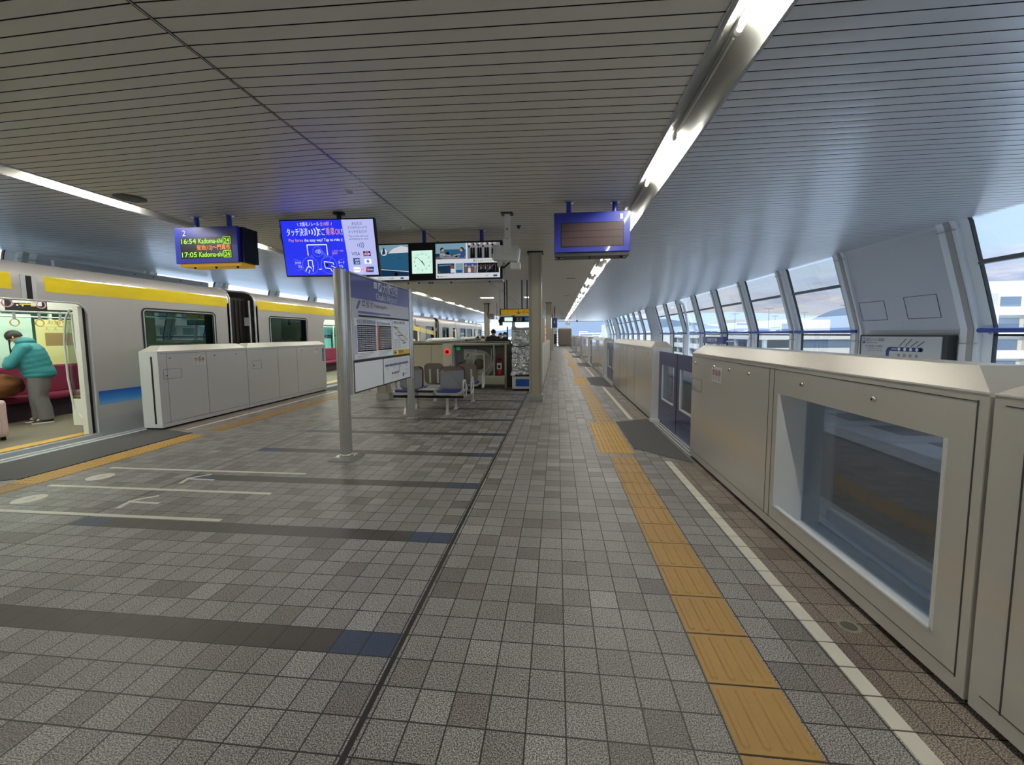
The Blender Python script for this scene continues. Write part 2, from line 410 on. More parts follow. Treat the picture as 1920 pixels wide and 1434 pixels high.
def skin(name, verts, edges, radii, mat, parent, sub=2, root=0, smooth=0):
    """one continuous body surface grown round a joint skeleton"""
    org = wloc(parent)
    me = bpy.data.meshes.new(name); me.from_pydata([tuple(Vector(v)-org) for v in verts], edges, [])
    ob = bpy.data.objects.new(name, me); COL.objects.link(ob)
    md = ob.modifiers.new('skin', 'SKIN'); md.use_smooth_shade = True
    sv = me.skin_vertices[0].data
    for i, r in enumerate(radii):
        sv[i].radius = (r, r) if not isinstance(r, tuple) else r
        sv[i].use_root = (i == root)
    m2 = ob.modifiers.new('sub', 'SUBSURF'); m2.levels = sub; m2.render_levels = sub
    if smooth: m3 = ob.modifiers.new('sm', 'SMOOTH'); m3.factor = .5; m3.iterations = smooth
    dg = bpy.context.evaluated_depsgraph_get()
    nm = bpy.data.meshes.new_from_object(ob.evaluated_get(dg))
    bpy.data.objects.remove(ob); bpy.data.meshes.remove(me)
    nm.name = name; nm.materials.clear(); nm.materials.append(MATS[mat])
    for p in nm.polygons: p.use_smooth = True; p.material_index = 0
    o = bpy.data.objects.new(name, nm); COL.objects.link(o); o.parent = parent; WL[o.name] = org
    return o

def blob(name, q, mat, parent, voxel=.016, its=4):
    """overlapping solids fused into one continuous surface"""
    o = q.build(name, parent); md = o.modifiers.new('fuse', 'REMESH'); md.mode = 'VOXEL'; md.voxel_size = voxel
    m2 = o.modifiers.new('soft', 'SMOOTH'); m2.factor = .5; m2.iterations = its
    nm = bpy.data.meshes.new_from_object(o.evaluated_get(bpy.context.evaluated_depsgraph_get()))
    o.modifiers.clear(); old = o.data; o.data = nm; bpy.data.meshes.remove(old)
    nm.materials.clear(); nm.materials.append(MATS[mat])
    nm.polygons.foreach_set('use_smooth', [True]*len(nm.polygons)); nm.polygons.foreach_set('material_index', [0]*len(nm.polygons))
    return o

XC = -2.4                      # centre line of the island platform
def mx(x): return 2*XC-x       # mirror to the other side
CZ = 3.35
def ceilz(x): return CZ+.08*max(0, 1-abs(x-XC)/3.37)
Y0, Y1, YE = -3.5, 57., 54.

# ================================================================== FLOOR
b = MB()
b.add([(mx(1.72), Y0, 0), (1.72, Y0, 0), (1.72, YE, 0), (mx(1.72), YE, 0)], [(0, 1, 2, 3)], 'floor')
struct(b, 'floor')
b = MB()
for sx in (1, -1):
    g = (lambda x: x) if sx > 0 else mx
    b.box(g(1.72), g(2.2), Y0, YE, -.1, 0, 'edge_slab')
    b.box(g(1.2), g(2.2), Y0, YE, -.5, -.1, 'concrete')
    b.box(g(2.12), g(2.2), Y0, YE, 0, .012, 'alu')
b.box(mx(1.2), 1.2, Y0, YE, -.5, -.1, 'concrete')
b.box(mx(2.2), 2.2, YE, YE+.1, -.5, .02, 'concrete')
struct(b, 'floor_edge')
for i, sx in enumerate((1, -1)):
    g = (lambda x: x) if sx > 0 else mx
    b = MB(); b.box(g(2.2), g(7.2), Y0, 120, -2.3, -2.1, 'concrete'); struct(b, 'floor_trackbed')
    b = MB(); b.box(g(3.2), g(4.05), Y0, 140, -2.0, -1.05, 'beam', .03)
    b.box(g(3.15), g(4.1), Y0, 140, -1.1, -1.0, 'beam')
    b.build('guideway_beam', label='concrete monorail beam running along the %s side of the platform' % ('window' if sx > 0 else 'train'), cat='track beam')
    b = MB(); b.box(g(5.2), g(7.02), Y0, 120, -.38, -.2, 'concrete'); b.box(g(5.3), g(5.5), Y0, 120, -2.1, -.38, 'beam')
    for k in range(14): b.box(g(5.8), g(6.9), .2+k*1.2, .9+k*1.2, -.198, -.19, 'grey')
    struct(b, 'floor_walkway')

# tactile paving
def bars(b, x0, y0, w, l, mat, z=0, near=True):
    b.box(x0+.003, x0+w-.003, y0+.003, y0+l-.003, z, z+.003, mat)
    for k in range(4):
        cx = x0+w*(k+.5)/4
        if near:
            pts = rr(.032, l-.035, .0155, 4, cx, y0+l/2); n = len(pts)
            q = rr(.020, l-.05, .0095, 4, cx, y0+l/2)
            b.add([(p[0], p[1], z+.003) for p in pts]+[(p[0], p[1], z+.0085) for p in q], [(i, (i+1) % n, n+(i+1) % n, n+i) for i in range(n)]+[tuple(range(n, 2*n))], mat)
        else: b.box(cx-.013, cx+.013, y0+.02, y0+l-.02, z+.003, z+.0075, mat)
def dots(b, x0, y0, w, l, mat, nx=5, ny=5, z=0):
    b.box(x0+.002, x0+w-.002, y0+.002, y0+l-.002, z, z+.004, mat)
    for i in range(nx):
        for j in range(ny):
            cx, cy = x0+w*(i+.5)/nx, y0+l*(j+.5)/ny; r = .014; n = 8
            b.add([(cx+r*cos(2*pi*k/n), cy+r*sin(2*pi*k/n), z+.004) for k in range(n)]+[(cx+r*.6*cos(2*pi*k/n), cy+r*.6*sin(2*pi*k/n), z+.009) for k in range(n)],
                  [(i_, (i_+1) % n, n+(i_+1) % n, n+i_) for i_ in range(n)]+[tuple(range(n, 2*n))], mat)
# gate openings on each side (y ranges)
PL = ['nearest', 'second', 'third', 'fourth', 'fifth', 'sixth', 'seventh', 'eighth']
OPR = [(-2.2, -.1), (5.2, 7.32), (12.2, 14.72), (19.6, 22.1), (27.0, 29.4), (34.4, 36.8), (41.8, 44.2)]
OPL = [(3.45, 5.97), (10.85, 13.3), (18.3, 20.8), (25.7, 28.2), (33.1, 35.6), (40.5, 43.0)]
for side in (0, 1):
    b = MB(); x0 = .667 if side == 0 else mx(.967); seg = 0
    lab = lambda k: 'yellow bar-pattern guide strip on the %s side, %s stretch from the camera' % ('window' if side == 0 else 'train', PL[k])
    ops = OPR if side == 0 else OPL
    y = T0-TP*2*8
    while y < YE-1.5:
        inblk = any(o0-.02 < y+.15 < o1-.1 for o0, o1 in [(5.25, 7.08)] if side == 0) or any(o0 < y+.15 < o1 for o0, o1 in (OPR[2:] if side == 0 else OPL))
        if not inblk: bars(b, x0, y, .300, .302, 'yellow_tile', near=(y < 6))
        elif b.v: b.build('tactile_strip', label=lab(seg), cat='tactile paving'); b = MB(); seg += 1
        y += TP*2
    if b.v: b.build('tactile_strip', label=lab(seg), cat='tactile paving')
    for i, (a, c) in enumerate([(5.25, 7.08)]+[(o0+.15, o1-.25) for o0, o1 in OPR[2:5]] if side == 0 else [(o0+.15, o1-.25) for o0, o1 in OPL[:4]]):
        b = MB(); n = int(round((c-a)/.305)); l = (c-a)/n
        for k in range(n):
            for j in range(2 if side == 0 else 1):
                xx = (.55 if side == 0 else mx(1.00))+j*.225
                dots(b, xx, a+k*l, .225 if side == 0 else .33, l, 'yellow_bright', 4 if side == 0 else 6, 5)
        place = ['nearest', 'second', 'third', 'fourth'][i]
        b.build('tactile_warning_block', label='bright yellow dotted warning block at the %s door opening on the %s side' % (place, 'window' if side == 0 else 'train'), cat='tactile paving', group='dotted warning blocks at the doors')
# white edge line of small tiles
for side in (0, 1):
    b = MB(); x0 = 1.30 if side == 0 else mx(1.375)
    y = T0-TP*16; seg = 0
    lab = lambda k: 'white tile line on the floor by the %s-side gates, %s stretch from the camera' % ('window' if side == 0 else 'train', PL[k])
    ops = [(o0-.27, o1+.12) for o0, o1 in (OPR if side == 0 else OPL)]
    while y < YE-2:
        if not any(a < y+.08 < c for a, c in ops): b.box(x0, x0+.075, y+.004, y+TP-.004, 0, .003, 'line_white')
        elif b.v: b.build('white_edge_line', label=lab(seg), cat='floor line'); b = MB(); seg += 1
        y += TP
    if b.v: b.build('white_edge_line', label=lab(seg), cat='floor line')
# dark anti-slip mats in front of the doors
for side in (0, 1):
    g = (lambda x: x) if side == 0 else mx
    for i, (o0, o1) in enumerate(OPR[1:6] if side == 0 else OPL[:5]):
        b = MB(); n0, n1 = (o0+.18, o1-.25)
        xe = 1.62 if side == 0 else 2.0
        b.prism([(g(1.06), n0+.1), (g(xe), o0-.28), (g(xe), o1+.15), (g(1.06), n1+.1)][::1 if side == 0 else -1], 'z', 0, .006, 'mat_dark')
        b.box(g(1.06), g(1.035), n0+.08, n1+.12, 0, .007, 'black')
        b.build('door_mat', label='dark grey anti-slip mat at the %s door opening on the %s side' % (PL[i], 'window' if side == 0 else 'train'), cat='mat', group='anti-slip mats at the platform doors')
# queue markings on the floor, train side
for y, x0, x1, nm in ((4.165, -5.27, -2.80, 'far'), (3.595, -5.29, -2.79, 'middle'), (3.015, -5.3, -2.81, 'near')):
    b = MB(); b.box(x0, x1, y-.022, y+.022, 0, .002, 'line_white')
    b.build('queue_line', label='%s white queue line painted across the tiles by the train mat' % nm, cat='floor line', group='white queue lines')
for y, nm in ((3.88, 'far'), (3.27, 'near')):
    b = MB(); f = Fr(b, (0, 0, .001), (1, 0, 0), (0, 1, 0))
    f.line([(-3.95, y-.11), (-4.0, y+.04), (-3.86, y+.17)], .04, 'line_white'); f.line([(-4.0, y+.02), (-3.68, y+.01)], .035, 'line_white', 2)
    b.build('queue_arrow', label='white arrow mark on the floor between queue lines, %s one' % nm, cat='floor marking', group='queue arrows')
    b = MB(); f = Fr(b, (0, 0, .001), (1, 0, 0), (0, 1, 0))
    f.disc(-5.03, y-.01, .12, 'line_white', 1); f.text('①' if False else '1', -5.03, y-.05, .09, 'grey', 2, align='c')
    b.build('queue_disc', label='round white queue mark on the floor, %s one beside the yellow strip' % nm, cat='floor marking', group='round queue marks')
b = MB(); f = Fr(b, (0, 0, .0008), (1, 0, 0), (0, 1, 0)); f.ring(1.53, 2.19, .045, .014, 'column_edge', 1); f.disc(1.53, 2.19, .036, 'vent', 1)
b.build('bolt_mark', label='round worn bolt mark on the tiles beside the near gate', cat='floor marking')

# ================================================================== CEILING
def ceiling_zone(xs, name, mat):
    b = MB(); P, G = .1145, .0095
    prof = [(0, .0016), (.025, .0004), ((P-G)/2, 0), (P-G-.025, .0004), (P-G, .0016), (P-G, .03), (P, .03)]
    y = Y0; n = int((Y1-Y0)/P)
    pts = []
    for k in range(n):
        for (dy, dz) in prof[:-1]: pts.append((y+k*P+dy, dz, 0))
        pts.append((y+k*P+P-1e-4, .03, 0))
    vs = []
    for x in xs:
        z = ceilz(x)
        vs += [(x, p[0], z+p[1]) for p in pts]
    N = len(pts); fs = []; gs = []
    for i in range(len(xs)-1):
        for k in range(N-1):
            q = (i*N+k, i*N+k+1, (i+1)*N+k+1, (i+1)*N+k)
            (gs if k % 7 in (4, 5, 6) else fs).append(q)
    b.add(vs, fs, mat, True); b.add(vs, gs, 'ceil_dark')
    return struct(b, name)
ceiling_zone([-2.392, -.7, .955], 'ceiling', 'ceil')
ceiling_zone([mx(.955), -4.1, -2.408], 'ceiling', 'ceil')
ceiling_zone([1.30, 3.9, 6.62], 'ceiling_right', 'ceil_out')
ceiling_zone([mx(6.62), mx(3.9), mx(1.30)], 'ceiling_left', 'ceil_out')
b = MB(); b.box(-2.412, -2.388, Y0, Y1, 3.428, 3.45, 'ceil_dark'); b.box(-2.40, -2.392, Y0, Y1, 3.424, 3.44, 'steel'); struct(b, 'trim_1')
b = MB(); b.box(mx(6.9), 6.9, Y0, Y1, 3.6, 3.7, 'darkgrey'); struct(b, 'ceiling_slab')
b = MB(); b.box(mx(6.62), 6.62, Y1, Y1+.15, 3.28, 3.6, 'offwhite'); struct(b, 'ceiling_fascia')
# light troughs
for side in (0, 1):
    g = (lambda x: x) if side == 0 else mx
    b = MB()
    b.sheet([(g(.955), 3.345), (g(.945), 3.345), (g(.945), 3.36)], 'y', Y0, Y1, 'steel', False)
    b.sheet([(g(.955), 3.347), (g(.985), 3.347), (g(.985), 3.40), (g(1.0), 3.47), (g(1.04), 3.47), (g(1.04), 3.455), (g(1.09), 3.455), (g(1.09), 3.47)], 'y', Y0, Y1, 'trough', False)
    arc = [(g(1.09+.19*sin(radians(a))), 3.35+.12*cos(radians(a))) for a in range(0, 91, 10)]
    b.sheet(arc, 'y', Y0, Y1, 'trough'); b.sheet([(g(1.28), 3.35), (g(1.28), 3.345), (g(1.305), 3.345), (g(1.305), 3.365)], 'y', Y0, Y1, 'steel', False)
    b.box(g(1.095), g(1.11), Y0, Y1, 3.43, 3.445, 'steel')
    b.build('light_trough', label='long recessed metal light trough in the ceiling on the %s side' % ('window' if side == 0 else 'train'), cat='light trough')
    src = None
    for k in range(-2, 21):
        y = 1.56+2.62*k
        if y+1.3 > Y1: break
        if src is None:
            src = thing('fluorescent_tube', (g(1.115), y, 3.4), 'lit white tube lamp in the ceiling trough on the %s side' % ('window' if side == 0 else 'train'), 'tube light', 'lit tubes in the %s side trough' % ('window' if side == 0 else 'train'))
            q = MB(); q.tube([(g(1.115), y+.03, 3.405), (g(1.115), y+1.23, 3.405)], .015, 'tube_on', 10, True); q.build('lamp', src)
            for e in (y, y+1.23):
                q = MB(); q.tube([(g(1.115), e, 3.405), (g(1.115), e+.035, 3.405)], .019, 'white', 10); q.box(g(1.10), g(1.13), e-.02, e+.045, 3.41, 3.45, 'white'); q.build('socket', src)
            root = src
        else: root = copy_tree(src, (0, y-(1.56-5.24), 0))
        # ballast gap piece between lamps
    q = MB()
    for k in range(-2, 20):
        y = 1.56+2.62*k+1.32; q.tube([(g(1.115), y, 3.41), (g(1.115), y+1.2, 3.41)], .008, 'tube_off', 6); 
    q.build('conduit_run', label='thin pale conduit between lamps in the %s side trough' % ('window' if side == 0 else 'train'), cat='conduit')

# ================================================================== WINDOW WALLS
PROF = [(6.50, 3.40), (6.56, 3.30), (6.70, 2.82), (6.88, 2.20), (7.05, 1.58), (7.05, .2)]
def rib(b, g, y0, y1, out, inn, mat):
    o = [(g(x+out), z) for x, z in PROF]; i_ = [(g(x-inn), z) for x, z in PROF]
    b.prism(o+i_[::-1], 'y', y0, y1, mat)
def wall_x(z):
    for (xa, za), (xb, zb) in zip(PROF, PROF[1:]):
        if za >= z >= zb: return xa+(xb-xa)*(za-z)/(za-zb)
    return 7.05
KS = list(range(-4, 19))
PAN_R, PAN_L = {0, 8, 15}, {0, 2, 8, 15}
wn = 0; tn = 1
for side in (0, 1):
    g = (lambda x: x) if side == 0 else mx
    sname = 'right' if side == 0 else 'left'
    PANS = PAN_R if side == 0 else {0, 8, 15}
    for k in KS:
        y = 7.84+2.6*k
        # rib: a grooved deep post
        b = MB(); rib(b, g, y-.30, y, .02, .10, 'frame'); rib(b, g, y-.24, y-.14, -.09, .115, 'frame_groove'); rib(b, g, y-.48, y-.30, .02, .02, 'frame'); rib(b, g, y-.485, y-.47, .03, .028, 'gasket'); rib(b, g, y, y+.012, .03, .03, 'gasket')
        b.box(g(wall_x(3.2)-.125), g(wall_x(3.2)-.09), y-.31, y+.01, 3.2, 3.215, 'steel'); b.box(g(6.92), g(6.96), y-.31, y+.01, 1.33, 1.345, 'steel')
        tn += 1; struct(b, 'trim_%d' % tn)
        ya, yb = y+.012, y+2.6-.485
        if k in PANS:
            b = MB(); yb2 = y+2.72
            b.prism([(g(x-.05), z) for x, z in PROF]+[(g(x+.05), z) for x, z in PROF[::-1]], 'y', y, yb2, 'panelgrey')
            # access hatches: thin dark outlines lying in the slanted face
            def pt(yy, z): return Vector((g(wall_x(z)-.054), yy, z))
            for (h0, h1, z0, z1) in ((y+.35, y+1.05, 1.80, 2.22), (y+1.55, y+2.25, 1.80, 2.20)):
                for (p, q) in (((h0, z0), (h1, z0)), ((h1, z0), (h1, z1)), ((h1, z1), (h0, z1)), ((h0, z1), (h0, z0))):
                    b.tube([pt(*p), pt(*q)], .004, 'darkgrey', 4)
            for zz in (1.50, 1.42):
                b.tube([pt(y+.02, zz), pt(yb2-.02, zz)], .003, 'darkgrey', 4)
            for yy in [y+.3+.45*j for j in range(6)]:
                for zz in (3.22, 2.3, 1.72): b.ball(tuple(pt(yy, zz)), .009, 'white', 6, 4)
            tn += 1; struct(b, 'wall_%s_panel_%d' % (sname, k+1))
            continue
        wn += 1
        b = MB()
        # lower sill, head and transom
        b.box(g(7.03), g(7.10), ya, yb, .15, .30, 'frame'); b.box(g(6.50), g(6.56), ya, yb, 3.37, 3.42, 'frame')
        b.box(g(7.02), g(7.09), ya, yb, 1.46, 1.50, 'gasket')
        w = struct(b, 'window_%d' % wn)
        b = MB(); xz = wall_x(2.63); b.prism([(g(xz-.06), 2.61), (g(xz-.05), 2.68), (g(xz+.03), 2.68), (g(xz+.03), 2.61)], 'y', ya-.03, yb, 'transom'); b.build('transom', w)
        b = MB()
        P2 = [(g(x), z) for x, z in PROF]; b.sheet(P2, 'y', ya, yb, 'glass', False); b.build('pane', w)
        b = MB(); xh = wall_x(2.9)-.02; b.tube([(g(xh), ya+.02, 2.95), (g(xh-.03), ya+.07, 2.94), (g(xh-.01), ya+.08, 2.86), (g(xh+.01), ya+.02, 2.83)], .006, 'steel', 6); b.build('handle', w)
        # rail
        if 2 < y < 50 or k == -3:
            q = MB(); q.tube([(g(6.93), ya-.20, 1.56), (g(6.93), yb+.15, 1.56)], .038, 'railblue', 12)
            r_ = q.build('guard_rail', label='blue tubular rail across a slanted window on the %s wall' % sname, cat='rail', group='blue window rails on the %s wall' % sname)
            q = MB(); q.tube([(g(6.93), ya-.1, 1.54), (g(7.03), ya-.1, 1.50)], .012, 'steel', 6); q.tube([(g(6.93), yb+.06, 1.54), (g(7.03), yb+.06, 1.50)], .012, 'steel', 6)
            for v in q.v: pass
            o = q.build('bracket'); o.parent = r_; o.location = -r_.location
    b = MB(); b.box(g(7.02), g(7.16), Y0, 56.5, -2.2, .16, 'panelgrey'); struct(b, 'wall_%s_base' % sname)
    b = MB(); rib(b, g, Y1-.9, Y1, .1, .2, 'white_metal'); struct(b, 'wall_%s_end' % sname)
# rear wall behind the camera closes the hall
b = MB(); b.box(mx(7.1), 7.1, Y0-.1, Y0, -2.2, 3.6, 'cream2'); struct(b, 'wall_back')
# rain pipe
for yy, nm in ((22.2, 'nearer'), (46.5, 'far')):
    b = MB(); b.tube([(6.30, yy, 3.34), (6.32, yy, 3.26), (6.40, yy, 3.17), (6.55, yy, 3.08), (6.62, yy, 2.9), (6.80, yy, 2.1), (6.85, yy, 1.7), (6.85, yy, .2)], .07, 'white_metal', 12)
    b.build('rain_pipe', label='pale bent drain pipe running down the window wall, %s one' % nm, cat='pipe', group='drain pipes on the window wall')
# line map lightbox on the grey wall panel
t = thing('line_map', (6.8, 8.9, .8), 'route map lightbox in a dark frame on the grey panel between windows', 'sign')
b = MB(); b.box(6.82, 6.98, 7.90, 9.98, .70, 1.48, 'darkgrey', .01); b.build('frame', t)
b = MB(); b.box(6.802, 6.82, 7.99, 9.90, .78, 1.45, 'lightgrey')
f = Fr(b, (6.80, 9.90, .78), (0, -1, 0), (0, 0, 1))
f.rect(.04, .52, .11, .64, 'p_blue'); f.rect(.055, .58, .095, .62, 'white', 2); f.disc(.075, .55, .012, 'white', 2)
f.text('大阪モノレール路線図', .14, .575, .055, 'p_blue', width=.50); f.text('Osaka Monorail Guide', .14, .525, .026, 'black', width=.32)
f.ring(.16, .46, .022, .006, 'black'); f.text('大阪空港駅からの所要時間', .20, .445, .035, 'black', width=.40)
f.text('Travel time from Osaka Airport', .20, .40, .02, 'black', width=.40); f.text('Station number and transfer lines', .20, .36, .02, 'black', width=.40)
f.rect(.80, .38, 1.52, .46, 'p_blue'); f.disc(1.52, .42, .04, 'p_blue'); f.ring(.80, .36, .06, .08, 'p_blue', 1, 90, 180); f.rect(.70, .0, .78, .36, 'p_blue')
f.text('所要時間', .83, .405, .025, 'white', 3)
for i in range(4):
    f.disc(1.02+i*.135, .42, .032, 'white', 2); f.text('%02d' % (i*3+11), 1.02+i*.135, .41, .02, 'p_blue', 3, align='c'); f.line([(1.02+i*.135, .48), (1.17+i*.135, .62-.04*(i > 1))], .014, 'black'); f.rect(.99+i*.135, .27, 1.05+i*.135, .33, 'grey', 1)
b.build('map_face', t)
# blue hanging exit sign beyond the gates
t = thing('wall_sign', (6.45, 17.6, 1.2), 'small dark blue station name sign by the windows beyond the near gate', 'sign')
b = MB(); b.box(6.47, 6.6, 16.7, 18.9, 1.12, 1.40, 'navy'); f = Fr(b, (6.468, 18.9, 1.12), (0, -1, 0), (0, 0, 1)); f.text('大阪空港', .5, .08, .13, 'white', width=1.1); b.build('panel', t)
b = MB(); b.box(6.6, 7.02, 17, 17.04, 1.2, 1.24, 'steel'); b.box(6.6, 7.02, 18.5, 18.54, 1.2, 1.24, 'steel'); b.build('bracket', t)

# ================================================================== PLATFORM GATES
def gate_body(side, y0, y1, win=None, label='', slot=None, hatch=None, mirror=False, thick=.36, seams=(), knobs=(), sticker=None, near=False):
    xf = 1.66 if side == 0 else -6.5
    g = (lambda d: xf+d) if side == 0 else (lambda d: xf-d)
    mt, cp = ('gate', 'gate_cap') if side == 0 else ('gate_w', 'gate_w_cap')
    t = thing('platform_gate', (g(.15), (y0+y1)/2, 0), label, 'platform gate')
    b = MB(); z0, z1 = .035, 1.305; th0 = thick
    if win:
        wy0, wy1, wz0, wz1 = win; thick = .215
        for (a, c, d, e) in ((y0, wy0, z0, z1), (wy1, y1, z0, z1), (wy0, wy1, wz1, z1)): b.box(g(0), g(thick), a, c, d, e, mt)
        b.box(g(0), g(.02), wy0, wy1, z0, wz0, mt); b.box(g(.02), g(thick), wy0, wy1, z0, .11, 'white_metal')
        q = MB(); j = .004
        q.box(g(-.004), g(.02), wy1-.012, wy1+j, wz0, wz1, 'white_metal'); q.box(g(.02), g(thick-.01), wy1-.012, wy1+j, .1, wz1, 'white_metal'); q.box(g(.021), g(thick-.01), wy0+.001, wy0+.012, .111, wz1, 'white_metal'); q.box(g(-.004), g(.02), wy0-j, wy0+.012, wz0, wz1, 'white_metal')
        q.box(g(-.004), g(.024), wy0, wy1, wz0-j, wz0+.006, 'white_metal')
        q.build('window_frame', t)
        q = MB(); q.box(g(thick-.02), g(thick-.012), wy0+.012, wy1-.012, .10, wz1-.005, 'glass_gate'); q.build('pane', t)
    else: b.box(g(0), g(thick), y0, y1, z0, z1, mt)
    b.box(g(.04), g(thick-.02), y0+.02, y1-.02, 0, .04, 'rubber')
    if win: b.box(g(thick), g(th0), wy1+.05, y1, z0, z1, mt); b.box(g(thick), g(th0), y0, y1, 1.12, z1, mt)
    b.build('cabinet', t)
    thick = th0
    # bevelled cap
    b = MB(); e = .0
    top = [(g(0), 1.305), (g(.085), 1.40), (g(thick-.085), 1.40), (g(thick), 1.305)]
    n = 4; y0b, y1b = y0+.17*(y0 > 0), y1-.17
    vs = [(p[0], y0, p[1]) if i in (0, 3) else (p[0], y0+.14, p[1]) for i, p in enumerate(top)]+[(p[0], y1, p[1]) if i in (0, 3) else (p[0], y1-.14, p[1]) for i, p in enumerate(top)]
    b.add(vs, [(0, 1, 5, 4), (1, 2, 6, 5), (2, 3, 7, 6), (0, 3, 2, 1), (4, 5, 6, 7)], cp)
    b.box(g(-.003), g(.0), y0, y1, 1.298, 1.306, 'white_metal')
    b.build('top_cap', t)
    # seams, panels
    b = MB()
    for s_ in seams: b.box(g(-.0015), g(.002), s_-.003, s_+.003, .10, 1.27, 'gate_seam')
    b.box(g(-.0015), g(.002), y0+.04, y1-.04, .105, .109, 'gate_seam'); b.box(g(-.0015), g(.002), y0+.04, y1-.04, 1.262, 1.266, 'gate_seam')
    b.box(g(-.0015), g(.002), y0+.15, y0+.154, .1, 1.265, 'gate_seam') if slot else None
    if hatch:
        hy0, hy1, hz0, hz1 = hatch
        for (a, c, d, e) in ((hy0, hy1, hz0, hz0+.004), (hy0, hy1, hz1, hz1+.004), (hy0, hy0+.004, hz0, hz1), (hy1, hy1+.004, hz0, hz1)): b.box(g(-.0015), g(.002), a, c, d, e, 'gate_seam')
    b.build('panel_seams', t)
    for kn in knobs:
        ky, kz = kn if isinstance(kn, tuple) else (kn, 1.19)
        b = MB(); b.lathe([(.0, -.014), (.010, -.013), (.0145, -.008), (.0155, -.002), (.016, .002)] if side == 0 else [(.0, .014), (.010, .013), (.0145, .008), (.0155, .002), (.016, -.002)], 'chrome', (g(-.0), ky, kz), 14, 'x')
        b.box(g(-.0155), g(-.012), ky-.002, ky+.002, kz-.006, kz+.006, 'black'); b.build('lock_knob', t)
    if slot:
        b = MB()
        for zz in (0,): b.box(g(.10), g(.13), slot-.004 if slot < (y0+y1)/2 else slot, slot+.004 if slot > (y0+y1)/2 else slot, .10, 1.22, 'black')
        b.build('door_slot', t)
    if sticker:
        sy, sz = sticker; b = MB(); dr = 1 if side == 1 else -1
        b.box(g(-.0015), g(0), sy-.125, sy+.125, sz-.08, sz+.075, 'white')
        f = Fr(b, (g(-.002), sy-.125*dr, sz-.08), (0, dr, 0), (0, 0, 1), .0006)
        for i in range(3):
            cx = .05+i*.075; f.ring(cx, .10, .029, .007, 'red', 2); f.line([(cx-.02, .12), (cx+.02, .08)], .006, 'red', 3)
            f.disc(cx, .112, .006, 'black', 1, 8); f.line([(cx, .108), (cx-.002, .092), (cx+.008, .08)], .005, 'black', 1); f.line([(cx-.01, .10), (cx+.01, .098)], .004, 'black', 1)
            f.text(['かけこみ', 'よりかかり', 'のりだし'][i], cx, .045, .012, 'black', 2, align='c', width=.06); f.text('禁止', cx, .022, .014, 'black', 2, align='c')
        b.build('warning_sticker', t)
    return t
# near one with the big window, right side
gate_body(0, 1.735, 5.19, (1.89, 3.22, .215, 1.085), 'nearest window-side gate: grey cabinet with a large see-through window', slot=None, hatch=(4.85, 5.17, .86, 1.0),
          seams=(3.29, 3.36, 1.775), knobs=(2.30, 2.93, 3.70, 4.10, (4.48, 1.19), (5.06, 1.19), (5.09, .90)), sticker=(4.42, 1.11))
gate_body(0, -.1, 1.715, None, 'plain grey gate cabinet beside the camera, joining the window gate', seams=(1.60, .3), knobs=(.6, 1.2))
gate_body(0, 7.34, 12.18, None, 'second grey gate cabinet on the window side, past the nearest blue doors', seams=(8.9, 9.9, 11.0), knobs=(7.6, 7.95, 8.3, 9.2, 10.2, 11.4), hatch=(10.4, 10.8, .8, 1.0))
for i, (a, c) in enumerate(((14.75, 19.58), (22.15, 26.98), (29.45, 34.38), (36.85, 41.78), (44.25, 49.2))):
    gate_body(0, a, c, None, '%s grey gate cabinet along the window side, counted from the camera' % PL[i+2], seams=((a+c)/2-.8, (a+c)/2+.8), knobs=(a+.4, a+1.2, c-.6))
gate_body(1, 5.97, 7.885, None, 'nearest train-side gate cabinet with a black slot at its end', slot=5.97, hatch=(6.05, 6.38, .84, 1.0), seams=(6.9,), knobs=(6.18, 6.76, 7.08, 7.6, (6.10, .90)), sticker=(6.75, 1.12), thick=.34)
gate_body(1, 7.905, 10.82, None, 'second train-side gate cabinet with hinges and a blue sticker', slot=None, hatch=(8.05, 8.3, .84, 1.02), seams=(8.85, 9.55), knobs=(9.75, 10.15, 10.4, 10.7, (8.08, .92)), thick=.34)
b = MB(); b.box(-6.498, -6.4965, 10.66, 10.74, .85, 1.2, 'foilblue'); f = Fr(b, (-6.496, 10.66, .85), (0, 1, 0), (0, 0, 1), .0006)
for i, c in enumerate('大阪空港'): f.text(c, .02, .26-i*.075, .045, 'white', 1)
b.build('side_sticker', label='vertical blue sticker at the end of the second train-side gate', cat='sticker')
b = MB(); b.box(-6.498, -6.4965, 10.3, 10.42, 1.08, 1.22, 'white'); f = Fr(b, (-6.496, 10.3, 1.08), (0, 1, 0), (0, 0, 1), .0006); f.text('●●', .02, .10, .02, 'black', 1, width=.07)
b.build('notice_sticker', label='small white notice sticker on the second train-side gate', cat='sticker')
for i, (a, c) in enumerate(((13.32, 18.28), (20.82, 25.68), (28.22, 33.08), (35.62, 40.48), (43.02, 48.6))):
    gate_body(1, a, c, None, '%s gate cabinet beside the train, counted from the camera' % PL[i+2], seams=((a+c)/2,), knobs=(a+.4, a+1.2, c-.6), thick=.34)

